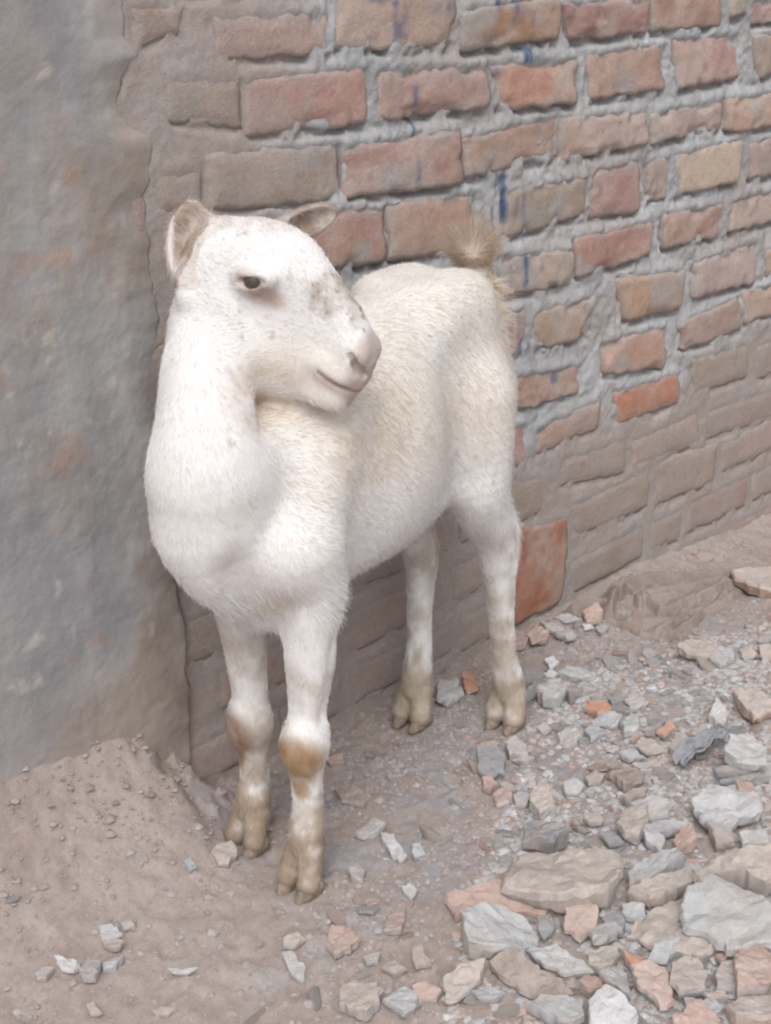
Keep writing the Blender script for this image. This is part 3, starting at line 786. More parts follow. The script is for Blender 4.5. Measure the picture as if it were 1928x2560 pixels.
# ------------------------------------------------------------------ coat hair (curves)
def hair_object(name, roots, dirs, normals, length, colr, rad, parent, droop=.25, tipcol=None, seg=4, wob=.15, tpow=1.0):
    n = len(roots)
    t = np.linspace(0, 1, seg)[None, :, None]
    L = length[:, None, None]
    w = rng.normal(0, wob, (n, 1, 3))
    pos = roots[:, None, :] + dirs[:, None, :] * L * t + (w - normals[:, None, :] * droop) * L * t * t
    cu = bpy.data.hair_curves.new(name)
    cu.add_curves([seg] * n)
    cu.attributes['position'].data.foreach_set('vector', pos.astype(np.float32).ravel())
    ra = cu.attributes.get('radius') or cu.attributes.new('radius', 'FLOAT', 'POINT')
    rr = (rad[:, None] if hasattr(rad, '__len__') else np.full((n, 1), rad)) * (1 - .85 * np.linspace(0, 1, seg)[None, :])
    ra.data.foreach_set('value', rr.astype(np.float32).ravel())
    ca = cu.attributes.new('Col', 'FLOAT_COLOR', 'POINT')
    cc = np.repeat(colr[:, None, :], seg, 1)
    if tipcol is not None: cc = cc * (1 - t ** tpow) + tipcol[:, None, :] * t ** tpow
    ca.data.foreach_set('color', np.concatenate([cc, np.ones((n, seg, 1))], 2).astype(np.float32).ravel())
    cu.materials.append(M_HAIR)
    o = bpy.data.objects.new(name, cu); COL.objects.link(o); o.parent = parent
    return o

M_HAIR = material('goat_hair', attr=True, rough=.65, spec=.1, grain=(), bump=())
me = body.data
nf = len(me.polygons)
fc = np.empty(nf * 3, np.float32); me.polygons.foreach_get('center', fc); fc = fc.reshape(-1, 3).astype(float)
fn = np.empty(nf * 3, np.float32); me.polygons.foreach_get('normal', fn); fn = fn.reshape(-1, 3).astype(float)
fa = np.empty(nf, np.float32); me.polygons.foreach_get('area', fa); fa = fa.astype(float)
q = head_coords(fc)
onhead = (q[:, 0] > -.05) & (np.abs(q[:, 1]) < .075) & (np.abs(q[:, 2]) < .13) & (fc[:, 2] > .66)
bare = onhead & ((q[:, 0] > .186) | (np.hypot(q[:, 0] - .036, (q[:, 2] - .024) * 2.2) < .025) | ((q[:, 0] > .12) & (q[:, 2] < -.03)))
wgt = fa * np.where(bare, 0, 1.0) * np.where(fc[:, 2] < .02, 0, 1)
NH = 170000
pick = rng.choice(nf, NH, p=wgt / wgt.sum())
R0 = fc[pick] + rng.uniform(-.0012, .0012, (NH, 3)); N0 = fn[pick]; onh = onhead[pick]; qh = q[pick]
flow = np.tile([-.75, 0, -.65], (NH, 1))
neck = sstep(.20, .27, R0[:, 0]) * sstep(.45, .6, R0[:, 2])
flow = flow * (1 - neck[:, None]) + np.array([-.15, 0, -1.]) * neck[:, None]
lg = sstep(.42, .36, R0[:, 2])
flow = flow * (1 - lg[:, None]) + np.array([-.05, 0, -1.]) * lg[:, None]
fl_h = -HM[0] * 1.0 + HM[2] * .12
flow[onh] = fl_h
hi = qh[:, 2] < -.02
flow[onh & hi] = -HM[0] - HM[2] * .5
flow += np.stack([fbm(R0, 18, 2, 40), fbm(R0, 18, 2, 41), fbm(R0, 18, 2, 42)], 1) * .26
flow -= N0 * (flow * N0).sum(1, keepdims=True)
flow /= np.linalg.norm(flow, axis=1, keepdims=True) + 1e-6
ln = np.full(NH, .0100)
ln[onh] = .0048
ln = np.where(R0[:, 2] < .36, .0070, ln)
ln = np.where((R0[:, 2] < .42) & (R0[:, 2] > .33) & (N0[:, 2] < -.2), .016, ln)
back = sstep(-.20, -.235, R0[:, 0]) * sstep(.26, .36, R0[:, 2]) * sstep(-.1, -.6, N0[:, 0])
ln = ln * (1 - back) + .026 * back
rag = sstep(.15, .2, R0[:, 0]) * sstep(.36, .40, R0[:, 2]) * sstep(.47, .42, R0[:, 2])
ln = ln * (1 - rag) + .020 * rag
ln *= rng.uniform(.6, 1.25, NH)
lift = np.where(onh, .13, .15) + rng.normal(0, .07, NH) + .25 * back + .1 * rag
D0 = flow + N0 * lift[:, None]
D0 /= np.linalg.norm(D0, axis=1, keepdims=True)
hc = goat_colour(R0) * rng.uniform(.95, 1.04, (NH, 1))
hair_object('fur', R0, D0, N0, ln, np.clip(hc * 1.08, 0, .92), rng.uniform(.00018, .00034, NH), goat, droop=.12)

# tail: a fan of long brown hair over a pale core
NT = 6000
ctr = np.array([-.280, .003, .734])
tax = np.array([.52, .42, .62]); tax /= np.linalg.norm(tax)
d = rng.normal(size=(NT, 3)); d -= (d @ tax)[:, None] * tax; d /= np.linalg.norm(d, axis=1, keepdims=True)
side = rng.random(NT)
d = d + tax * rng.normal(.25, .40, NT)[:, None]
d /= np.linalg.norm(d, axis=1, keepdims=True)
keep = d[:, 2] > -.45; d = d[keep]; NT = len(d)
roots = ctr + d * (.002 + .010 * rng.random((NT, 1))) - tax * (.002 + .022 * rng.random(NT))[:, None]
tl = (.022 + .036 * sstep(-.1, .9, d[:, 2])) * rng.uniform(.45, 1.15, NT)
bc = np.tile([.84, .73, .64], (NT, 1)) * rng.uniform(.85, 1.05, (NT, 1))
tcol = np.tile([.38, .255, .155], (NT, 1)) * rng.uniform(.55, 1.25, (NT, 1))
hair_object('tail_hair', roots, d, d, tl, bc, rng.uniform(.00018, .00032, NT), goat, droop=.0, tipcol=tcol, wob=.16, seg=6, tpow=1.5)
NS = 2600
rr = np.array([-.275, 0, .685]) + np.stack([rng.uniform(-.018, .01, NS), rng.uniform(-.03, .035, NS), rng.uniform(-.07, .02, NS)], 1)
dd = np.stack([rng.normal(-.75, .2, NS), rng.normal(.1, .3, NS), rng.normal(-.45, .25, NS)], 1); dd /= np.linalg.norm(dd, axis=1, keepdims=True)
hair_object('rump_hair', rr, dd, dd, rng.uniform(.018, .052, NS), np.tile([.74, .63, .50], (NS, 1)), rng.uniform(.0003, .0005, NS), goat, droop=.0, wob=.12)

# ------------------------------------------------------------------ rubble
PGZ = pg[:, 2].reshape(len(gx), len(gy))
def gz(x, y):
    i = np.clip(np.searchsorted(gx, x), 1, len(gx) - 1); j = np.clip(np.searchsorted(gy, y), 1, len(gy) - 1)
    return PGZ[i, j]
SCOL = {'m': (.490, .490, .500), 'w': (.60, .596, .604), 'b': (.500, .445, .410), 'p': (.54, .400, .355), 'o': (.55, .310, .225), 's': (.305, .305, .318), 'n': (.370, .312, .280), 'l': (.475, .458, .475)}
M_RUBBLE = material('rubble_stone', attr=True, rough=.95, spec=.08, grain=((140, .10), (700, .10)), bump=((350, .0012), (1100, .0006)))

def slab(poly, th, seed, kind, crust=None):
    """an irregular flat fragment: outline poly (n,2) about its own centre, broken edges, uneven top"""
    r = np.random.default_rng(seed)
    pts = []
    n = len(poly)
    for i in range(n):
        a, b = poly[i], poly[(i + 1) % n]
        L = np.linalg.norm(b - a); k = max(2, int(L / .006)) if L > .012 else 2
        k = min(k, 7)
        nrm = np.array([b[1] - a[1], a[0] - b[0]]) / (L + 1e-9)
        for j in range(k):
            pts.append(a + (b - a) * j / k + nrm * r.normal(0, .045 * min(L, .03)) * (j > 0))
    pts = np.array(pts); m = len(pts)
    size = np.sqrt(np.abs(np.sum(pts[:, 0] * np.roll(pts[:, 1], -1) - pts[:, 1] * np.roll(pts[:, 0], -1))) / 2)
    tx, ty = r.normal(0, .14, 2)
    V = []; rings = []
    def top(p, amp): return tx * p[:, 0] + ty * p[:, 1] + amp * fbm(np.c_[p, np.full(len(p), seed * .61)], 2.4 / max(size, .01), 4, 5, gain=.6)
    ba = min(.075 * size, .35 * th)
    def per(freq, sd): return fbm(np.c_[pts, np.full(m, seed * 1.3 + sd)], freq / max(size, .01), 3, 6)
    for sc, z, jit in ((.70, -th, .12), (.95, -th * .62, .09), (1.02, -th * .30, .07), (1.0, -th * .06, .03), (.965, .0, .02)):
        p = pts * (sc * (1 + jit * per(3.2, z * 90)))[:, None]
        zz = np.full(m, float(z)) + .10 * th * per(4, z * 50 + sc) * (z < -.1 * th)
        if z > -th * .5: zz = zz + top(p, ba)
        rings.append(np.arange(m) + len(V) * m); V.append(np.c_[p, zz])
    V = np.concatenate(V)
    F = []
    for a, b in zip(rings, rings[1:]):
        for i in range(m): F.append((a[i], a[(i + 1) % m], b[(i + 1) % m], b[i]))
    rim = V[rings[-1], :2]
    g = max(size / 9, .0035)
    X_, Y_ = np.meshgrid(np.arange(rim[:, 0].min(), rim[:, 0].max(), g), np.arange(rim[:, 1].min(), rim[:, 1].max(), g))
    ip = np.c_[X_.ravel(), Y_.ravel()] + r.uniform(-.3, .3, (X_.size, 2)) * g
    ins = np.zeros(len(ip), bool); dm = np.full(len(ip), 9.)
    for a, b in zip(rim, np.roll(rim, -1, 0)):
        ins ^= ((a[1] > ip[:, 1]) != (b[1] > ip[:, 1])) & (ip[:, 0] < (b[0] - a[0]) * (ip[:, 1] - a[1]) / (b[1] - a[1] + 1e-12) + a[0])
        d_ = b - a; t_ = np.clip(((ip - a) @ d_) / (d_ @ d_ + 1e-12), 0, 1); dm = np.minimum(dm, np.linalg.norm(ip - a - t_[:, None] * d_, axis=1))
    ip = ip[ins & (dm > g * .45)]
    if len(ip) == 0: ip = rim.mean(0, keepdims=True)
    vv, _e, ff, _a, _b, _c = delaunay_2d_cdt([Vector(q_) for q_ in np.concatenate([rim, ip]).tolist()], [], [list(range(m))], 1, 1e-7)
    tv = np.array([q_[:] for q_ in vv]); tz = top(tv, ba) + .018 * size * fbm(np.c_[tv, tv[:, :1] * 0 + seed], 9 / max(size, .01), 2, 4)
    o_ = len(V); V = np.concatenate([V, np.c_[tv, tz]])
    V[o_:o_ + m, 2] = V[rings[-1], 2] if len(tv) >= m else tz[:m]
    F += [tuple(i + o_ for i in f_) for f_ in ff]
    pn = V + seed * 1.7
    n1 = fbm(pn, 30, 4, 7); n2 = fbm(pn, 110, 3, 8)
    base = np.array(SCOL[kind]) * r.uniform(.92, 1.10)
    col = np.tile(base, (len(V), 1)) * (1 + .12 * n1 + .10 * n2)[:, None]
    cr = np.array(SCOL[crust]) if crust else np.array(SCOL['m'])
    if crust or kind in 'po': col = mixc(col, cr, np.clip(sstep(-.06 * th, -.35 * th, V[:, 2] - V[:, 0] * tx - V[:, 1] * ty) * (.7 + .8 * n1), 0, .9))
    col = mixc(col, [.44, .385, .35], np.clip(.18 + .7 * n1, 0, .65))
    return V, F, np.clip(col, .03, .8)

Z = {1: (1200, 1800, 2.2885), 2: (1080, 2120, 1.9646), 3: (640, 2120, 2.7767), 4: (1060, 1520, 1.9194), 5: (400, 1750, 2.5242), 6: (0, 2000, 2.5242), 0: (0, 0, 1)}
def px(z, p): o = Z[z]; return (o[0] + p[0] / o[2], o[1] + p[1] / o[2])

# (zoom frame, outline, colour, thickness, lift, label, crust)
ST = [
 (2, '430,10 620,20 770,15 930,70 915,200 860,240 640,275 570,260 355,190 370,120', 'b', .040, .018, 'largest slab in the heap, dusty beige mortar propped on a red shard', None),
 (2, '650,290 740,245 820,330 800,400 730,430 655,400', 'p', .026, .004, 'six-sided pink brick chunk leaning below the largest beige slab', 'm'),
 (2, '1220,290 1250,210 1370,165 1470,200 1600,260 1700,330 1740,430 1666,480 1480,485 1360,420 1240,370', 'm', .026, .020, 'wide smooth grey cement slab at the right edge of the photo', None),
 (2, '960,420 1000,330 1150,270 1250,240 1330,380 1460,480 1330,560 1190,540', 'b', .022, .002, 'flat dusty beige slab tucked under the wide grey cement slab', None),
 (2, '75,260 330,190 580,280 560,320 300,300 120,345', 'p', .020, .002, 'long reddish brick shard sticking out left from under the largest slab', 'n'),
 (2, '140,380 260,310 330,290 470,330 530,400 500,470 310,510 180,510', 'm', .030, .002, 'lumpy grey mortar clump in front of the long reddish shard', 'b'),
 (2, '530,340 600,350 600,400 550,440 520,400', 's', .016, .002, 'dark grey chunk right of the lumpy mortar clump', None),
 (2, '830,360 890,320 950,370 940,430 860,420', 's', .020, .002, 'dark rounded grey lump right of the six-sided pink chunk', None),
 (2, '770,430 830,390 900,375 935,410 860,470 790,470', 'm', .018, .006, 'small grey stone below the dark rounded lump', None),
 (2, '465,490 600,480 740,560 790,600 650,610 540,560', 'm', .014, .008, 'thin pale-edged grey flake slanting below the six-sided pink chunk', 'w'),
 (2, '765,520 830,480 925,490 890,580 820,600 770,570', 'b', .024, .002, 'round tan stone in the middle of the heap foreground', None),
 (2, '975,600 1060,570 1150,600 1190,740 1150,770 1020,690', 'p', .018, .010, 'salmon pink brick face lying flat, lower right of the round tan stone', 'm'),
 (2, '1480,600 1520,500 1600,470 1700,560 1660,690 1500,710', 'p', .034, .006, 'big pink brick lump near the bottom right corner', 'm'),
 (2, '1390,640 1420,580 1480,560 1490,700 1400,690', 'm', .024, .002, 'grey chunk left of the big pink lump', None),
 (2, '1390,540 1500,490 1520,530 1420,580', 'p', .014, .004, 'thin pink sliver behind the big pink lump', None),
 (2, '1175,600 1240,565 1310,570 1355,640 1340,710 1210,725 1170,680', 'b', .028, .004, 'grey-beige stone with a pinkish top between two pink pieces', 'm'),
 (2, '770,760 850,700 950,760 1010,830 1000,900 880,930 760,900', 'w', .030, .006, 'pale bluish grey boulder cut off by the bottom edge', 'm'),
 (2, '470,790 560,740 740,750 750,830 680,860 540,830', 'm', .022, .006, 'grey slab left of the pale bluish boulder', None),
 (2, '280,560 400,520 500,600 640,680 680,720 560,740 430,690 340,630', 'n', .022, .004, 'brownish pink slab slanting down towards the grey slab at the bottom', 'b'),
 (2, '50,650 150,580 265,570 240,650 130,740 70,750', 'b', .014, .008, 'thin dusty beige flake at the left end of the heap foreground', None),
 (2, '195,710 270,690 355,715 310,750 230,745', 'm', .014, .002, 'small oval grey stone below the thin beige flake', None),
 (2, '930,510 1040,545 1000,590 970,580', 'o', .010, .012, 'orange sliver beside the round tan stone', None),
 (2, '720,680 760,620 820,630 850,690 780,720', 'p', .022, .004, 'peach coloured brick stub behind the pale bluish boulder', None),
 (2, '820,640 900,580 960,620 975,740 880,690', 'm', .024, .004, 'grey lump with a small red patch', 'o'),
 (2, '1445,790 1500,740 1666,710 1760,760 1666,830 1490,840', 'b', .026, .004, 'peach-beige block in the bottom right corner', 'p'),
 (2, '1235,730 1290,720 1295,810 1240,815', 'm', .018, .002, 'small upright grey stub beside the salmon brick face', None),
 (2, '1300,770 1370,740 1430,800 1380,830 1310,820', 'm', .018, .002, 'small grey stone right of the upright grey stub', None),
 (2, '1330,715 1440,700 1450,740 1370,760', 'b', .014, .004, 'small tan chip above the small grey stone at bottom right', None),
 (2, '970,220 1130,150 1270,100 1300,160 1180,220 1050,260', 'b', .034, .006, 'long brown-beige block right of the largest slab', 'n'),
 (2, '1290,100 1450,40 1700,20 1760,120 1666,190 1540,130 1400,110 1320,160', 'b', .024, .026, 'arched beige slab at the right edge above the wide grey slab', None),
 (2, '960,110 1080,60 1200,60 1230,90 1080,160 970,170', 'm', .026, .008, 'pale grey block behind the long brown-beige block', None),
 (2, '930,290 1050,290 1030,360 950,350', 'm', .018, .002, 'small bluish grey chunk between the two beige slabs', None),
 (2, '1060,560 1090,500 1220,450 1210,500 1150,570', 'm', .016, .008, 'greenish grey chip lying on the flat beige slab', None),
 (2, '1180,860 1290,780 1400,840 1420,900 1200,910', 'p', .024, .003, 'pink fragment at the bottom edge right of the pale boulder', 'b'),
 (1, '10,340 60,330 95,370 60,405 20,390', 'p', .020, .002, 'small round pink brick lump left of the heap, behind its twin', None),
 (1, '75,430 120,400 185,430 165,485 95,490', 'p', .022, .002, 'pale pink brick cube at the left rim of the heap', 'w'),
 (1, '190,450 240,420 285,450 260,490 205,490', 'm', .018, .002, 'small round grey stone right of the pale pink cube', None),
 (1, '110,370 160,355 215,405 170,420', 'b', .014, .002, 'small cream chip behind the pale pink cube', None),
 (1, '285,480 300,400 370,380 410,450 430,520 340,540', 'b', .032, .002, 'tall grey-beige rock at the left rim of the heap', 'm'),
 (1, '250,620 290,570 370,600 510,690 420,740 250,700', 's', .036, .004, 'half brick caked in grey with a dark red broken end', 'n'),
 (1, '-20,200 100,190 150,240 140,300 50,310 -10,290', 's', .030, .002, 'dark grey angular stone in front of the right hind hoof', None),
 (1, '-10,140 60,120 110,150 90,190 0,190', 'b', .018, .003, 'dusty stone just behind the dark angular one', 'm'),
 (1, '145,150 210,110 265,150 275,200 170,215', 'm', .022, .002, 'grey stone right of the dark angular one', None),
 (1, '190,230 270,200 310,220 260,250', 'w', .010, .004, 'pale thin flake in front of a grey stone at the heap rim', None),
 (1, '780,600 830,530 950,510 965,600 900,680 830,660', 'b', .034, .006, 'grey-beige boulder with an orange tinge in the middle of the heap', 'm'),
 (1, '860,480 980,450 1090,490 1080,540 970,560', 'm', .024, .003, 'flat grey rock behind the orange-tinged boulder', None),
 (1, '800,440 880,380 960,375 950,430 850,475', 'b', .022, .005, 'tan wedge behind the flat grey rock', None),
 (1, '735,310 840,280 945,320 920,370 820,385', 'n', .026, .003, 'brownish rock behind the tan wedge', None),
 (1, '600,320 660,280 720,310 690,350 620,345', 'b', .018, .002, 'cream stone with a dimple left of the brownish rock', None),
 (1, '470,370 540,345 600,380 560,415 490,410', 'm', .016, .002, 'flat bluish grey stone in the upper left of the heap', None),
 (1, '600,420 640,380 665,400 650,440', 'w', .012, .003, 'small whitish chip beside the flat bluish grey stone', None),
 (1, '1210,470 1300,380 1460,380 1600,470 1600,540 1480,560 1310,540 1220,520', 'w', .026, .014, 'big pale pinkish grey slab at the right side of the heap', 'l'),
 (1, '1250,560 1350,520 1500,550 1460,610 1340,630', 'l', .016, .012, 'pale slab leaning under the big pinkish grey one', None),
 (1, '1420,120 1530,80 1640,160 1640,250 1500,260 1400,220', 'w', .018, .024, 'whitish slab at the back right of the heap', None),
 (1, '1330,290 1500,265 1560,295 1360,312', 's', .008, .016, 'upper of two dark thin slates under the whitish slab', None),
 (1, '1370,335 1600,312 1660,342 1380,356', 's', .008, .006, 'lower of two dark thin slates under the whitish slab', None),
 (1, '1010,70 1090,20 1120,60 1060,100', 'o', .014, .008, 'orange brick chip behind the whitish slab', None),
 (1, '945,70 1020,25 1060,20 1000,85', 'm', .016, .008, 'grey chip touching the orange chip behind the whitish slab', None),
 (1, '800,190 880,165 945,200 850,220', 'm', .012, .006, 'thin grey slate lying at the back of the heap', None),
 (1, '880,140 970,110 1070,165 960,180', 'b', .014, .004, 'flat tan flake behind the thin grey slate', None),
 (1, '1080,150 1150,95 1220,150 1110,175', 'b', .022, .003, 'beige lump right of the flat tan flake', None),
 (1, '870,265 1000,240 1040,290 920,300', 'm', .014, .003, 'flat grey stone in front of the thin grey slate', None),
 (1, '660,250 720,215 820,240 770,285', 'n', .014, .002, 'reddish brown flat stone in the upper heap', 'p'),
 (1, '1100,700 1150,630 1220,640 1230,720 1130,740', 'p', .028, .003, 'peach lump with a hollow right of the orange-tinged boulder', 'b'),
 (1, '930,650 1000,640 1060,700 1040,750 950,700', 'l', .020, .004, 'lavender grey chunk right of the orange-tinged boulder', None),
 (1, '930,620 1060,580 1200,590 1150,620 980,645', 'l', .012, .014, 'long lavender grey flake above the peach lump', None),
 (1, '1310,640 1440,640 1460,700 1350,720', 'b', .026, .003, 'pinkish beige lump below the pale leaning slab', None),
 (1, '1480,670 1640,640 1650,720 1500,730', 'w', .024, .003, 'pale block right of the pinkish beige lump', 'b'),
 (1, '1460,360 1560,350 1580,410 1480,415', 'p', .016, .024, 'pink brick piece on top of the big pinkish grey slab', None),
 (1, '680,660 760,650 830,710 740,725', 's', .012, .004, 'dark flat chip left of the orange-tinged boulder', None),
 (1, '590,560 680,520 700,600 620,600', 'b', .012, .002, 'beige flake upper left of the orange-tinged boulder', None),
 (4, '770,480 800,445 870,450 900,490 850,510', 'o', .014, .008, 'bright orange brick chip behind the heap, right of the hind legs', None),
 (4, '540,400 600,350 660,340 690,400 640,460 570,455', 'm', .036, .002, 'large angular grey rock right of the near hind hoof', None),
 (4, '680,400 720,365 760,410 700,450', 's', .024, .002, 'dark grey rock leaning on the large angular one', None),
 (4, '440,260 500,290 520,350 460,400', 's', .020, .004, 'dark grey slab just behind the near hind leg', None),
 (4, '645,330 700,290 820,300 830,330 720,345', 'm', .016, .002, 'long grey stone behind the large angular rock', None),
 (4, '555,70 640,90 735,135 690,150 600,105', 'm', .014, .006, 'pointed grey shard by the foot of the wall', 'w'),
 (4, '410,120 450,120 500,160 470,190 420,190', 'p', .018, .004, 'salmon pink brick chip at the wall foot right of the hind leg', None),
 (4, '495,130 530,85 600,130 590,165 520,165', 'p', .018, .002, 'dusty pink brick chip between the salmon chip and the grey shard', 'n'),
 (4, '580,250 620,240 650,265 610,290', 'w', .012, .002, 'small pale stone behind the long grey stone', None),
 (4, '575,320 610,300 650,320 620,340', 'w', .010, .002, 'small bluish flake left of the long grey stone', None),
 (4, '1215,210 1280,170 1410,190 1420,240 1350,260 1260,240', 'b', .018, .006, 'beige slab in front of the crumpled sack', None),
 (4, '1370,260 1420,200 1490,200 1490,240 1420,280', 'm', .020, .004, 'bluish grey lump at the end of the beige slab by the sack', None),
 (4, '1510,210 1570,195 1600,230 1540,250', 'b', .014, .002, 'cream stone right of the beige slab by the sack', None),
 (4, '1600,200 1660,190 1700,220 1630,260', 'b', .018, .002, 'cream stone at the right edge below the sack', None),
 (4, '1480,420 1560,390 1666,440 1700,500 1580,540 1520,480', 'b', .026, .006, 'tan block with an orange face at the right edge', 'o'),
 (4, '945,560 990,510 1035,540 1030,600 960,610', 'w', .026, .002, 'whitish rock at the back of the heap left of the orange chip', None),
 (4, '985,640 1020,585 1035,620 1010,645', 'o', .012, .003, 'small orange chip at the foot of the whitish rock', None),
 (4, '800,540 880,510 950,540 930,575 830,565', 'm', .016, .002, 'grey flat stone in front of the bright orange chip', None),
 (4, '770,590 820,560 870,610 800,645', 'm', .016, .002, 'grey stone left of the whitish rock', None),
 (4, '640,610 700,580 760,610 720,670 660,650', 'm', .020, .002, 'grey stone at the back left of the heap', None),
 (4, '880,440 940,415 970,440 900,470', 's', .012, .003, 'dark grey flake right of the bright orange chip', None),
 (4, '960,430 1030,410 1080,460 1000,480', 'l', .012, .002, 'lavender stone right of the dark flake at the back of the heap', None),
 (4, '1365,540 1400,470 1460,540 1430,580', 'w', .028, .002, 'pale pointed rock at the back right of the heap', None),
 (4, '540,580 570,555 610,585 580,605', 'b', .012, .002, 'beige pebble in the bare patch right of the near hind hoof', None),
 (4, '760,30 820,0 860,30 850,70 780,70', 'p', .024, .004, 'dusty pink brick chunk at the left end of the sack', None),
 (4, '620,45 690,30 760,60 680,70', 'm', .010, .002, 'flat grey chip at the wall foot left of the sack', None),
 (4, '755,80 780,70 815,95 770,105', 'w', .008, .002, 'white chip in front of the sack', None),
 (4, '820,100 850,80 885,105 850,130', 'm', .014, .002, 'round grey pebble in front of the sack', None),
 (4, '70,350 150,340 190,420 110,470 60,440', 'm', .024, .002, 'bluish grey lump between the hind legs', None),
 (4, '180,330 240,320 260,390 200,400', 'o', .020, .003, 'dull red brick lump between the hind legs', 'm'),
 (0, '1828,1432 1925,1400 1990,1420 1990,1500 1900,1487 1840,1455', 'b', .012, .020, 'flat tile with a red corner at the right edge by the sack', 'o'),
 (5, '320,950 360,920 450,890 490,945 430,1020 370,1020', 'b', .020, .001, 'pale beige stone beside the right front hoof', None),
 (5, '1390,860 1480,880 1560,980 1510,1010 1430,930', 'm', .014, .003, 'bluish grey shard right of the left front hoof', None),
 (5, '1230,840 1350,760 1420,800 1380,840 1280,870', 'm', .018, .001, 'light grey crumbly stone above the bluish grey shard', 'w'),
 (5, '1190,1090 1240,1045 1290,1080 1280,1140 1210,1130', 'l', .016, .001, 'lavender grey pebble right of the left front hoof', None),
 (5, '1100,560 1200,540 1330,620 1290,670 1150,640', 'n', .018, .001, 'brown-grey slab right of the left front knee', 'm'),
 (5, '1060,370 1150,350 1160,390 1070,400', 'p', .010, .004, 'small pink shard behind the left front knee', None),
 (5, '1590,930 1640,910 1680,960 1610,1000', 'm', .014, .001, 'grey pebble right of the bluish grey shard', None),
 (3, '500,620 520,530 620,540 720,650 660,720 540,760 490,700', 'p', .018, .001, 'worn pink brick piece in the dirt in front of the goat', 'b'),
 (3, '890,590 910,470 1040,420 1030,500 1010,590', 'p', .014, .001, 'pale pink brick piece half sunk left of the long red shard', None),
 (3, '180,780 250,760 350,850 330,940 240,880', 'm', .014, .001, 'bluish grey shard in the dirt at the bottom middle', None),
 (3, '580,1010 600,930 850,960 860,1100 770,1180 580,1100', 'b', .028, .001, 'blocky grey-beige stone near the bottom edge', 'm'),
 (3, '880,1060 1040,970 1120,1020 1110,1110 1020,1160 950,1110', 'm', .022, .001, 'bluish grey stone right of the blocky grey-beige one', None),
 (3, '1085,990 1180,945 1290,990 1250,1040 1130,1060', 'p', .020, .001, 'pink pebble right of the bluish grey stone at the bottom', None),
 (3, '190,640 290,600 340,640 260,700 190,690', 'b', .012, .001, 'flat dusty stone left of the worn pink brick piece', 'm'),
 (3, '1010,290 1070,270 1120,300 1070,350', 'm', .014, .001, 'grey-green pebble above the pale pink brick piece', None),
 (3, '740,760 860,730 850,790 770,810', 'm', .010, .001, 'flat grey chip right below the worn pink brick piece', None),
 (3, '670,350 780,330 860,380 770,420', 'n', .012, .001, 'flat brown chip in front of the left front hoof', 'p'),
 (3, '640,160 700,120 760,170 720,220 660,210', 'l', .016, .001, 'rounded lavender pebble beside the left front hoof', None),
 (3, '1080,730 1150,690 1170,760 1220,800 1110,830', 'n', .018, .001, 'rusty brown stone left of the lumpy mortar clump', 'o'),
 (3, '870,830 960,790 1040,850 960,890', 'b', .014, .001, 'tan pebble left of the rusty brown stone', None),
 (6, '560,300 640,290 710,340 690,370 600,370', 'b', .012, .001, 'beige and pink flake alone in the dirt on the left', 'p'),
 (6, '160,690 210,650 280,660 230,720 170,725', 'm', .014, .001, 'greenish grey pebble far left in the dirt', None),
 (6, '1060,1050 1150,1062 1240,1050 1190,1085 1090,1080', 'w', .006, .003, 'thin pale flake edge-up in the dirt at lower left', None),
 (6, '950,1330 1050,1320 1110,1330 1060,1365 980,1355', 'b', .010, .001, 'dusty flat stone at the bottom edge, left half', None),
 (6, '540,1290 590,1270 640,1330 570,1340', 'b', .012, .001, 'dusty pebble at the bottom edge, far left', None),
 (6, '500,1060 560,990 640,1000 600,1110 520,1110', 'l', .018, .001, 'lavender grey lump, middle of three stones at lower left', None),
 (6, '640,1000 780,960 730,1030 650,1050', 'm', .014, .001, 'grey stone, right one of three at lower left', None),
 (6, '330,930 480,970 460,1030 380,1020', 'w', .010, .001, 'pale grey flat stone, left one of three at lower left', None),
 (6, '680,140 740,120 770,155 700,175', 'w', .010, .001, 'pale chip on the dirt below the broken bank', None),
 (6, '330,330 390,285 405,330 350,350', 'w', .010, .001, 'whitish chip on the slope at the far left', None),
 (6, '1140,220 1190,200 1225,250 1170,270', 'm', .012, .001, 'small grey pebble left of the beige stone by the hoof', None),
 (6, '610,700 690,690 760,750 640,790', 'l', .010, .001, 'bluish grey crumb in the dirt at lower left', None),
]
for i, (zf, pl, kind, th, lift, label, crust) in enumerate(ST):
    pp_ = [tuple(map(float, t.split(','))) for t in pl.split()]
    c0 = np.mean([on_plane_z(px(zf, p), .01)[:2] for p in pp_], 0)
    g0 = float(gz(c0[0], c0[1]))
    zt = g0 + th * .62 + lift
    W = np.array([on_plane_z(px(zf, p), zt - .25 * th)[:2] for p in pp_])
    if np.sum(W[:, 0] * np.roll(W[:, 1], -1) - W[:, 1] * np.roll(W[:, 0], -1)) < 0: W = W[::-1]
    c0 = W.mean(0)
    W[:, 1] = np.minimum(W[:, 1], YW - .004)
    zt = float(gz(c0[0], c0[1])) + th * .62 + lift
    th *= .78
    V, F, col = slab(W - c0, th + lift * .5, 100 + i, kind, crust)
    big = np.ptp(W, axis=0).max()
    o = mesh_obj('rubble_piece' if big > .09 else ('rubble_stone' if big > .035 else 'rubble_chip'), V, F, M_RUBBLE, smooth=False, cols=col)
    o.location = (c0[0], c0[1], zt)
    tag(o, label, 'rubble' if big > .09 else 'stone')

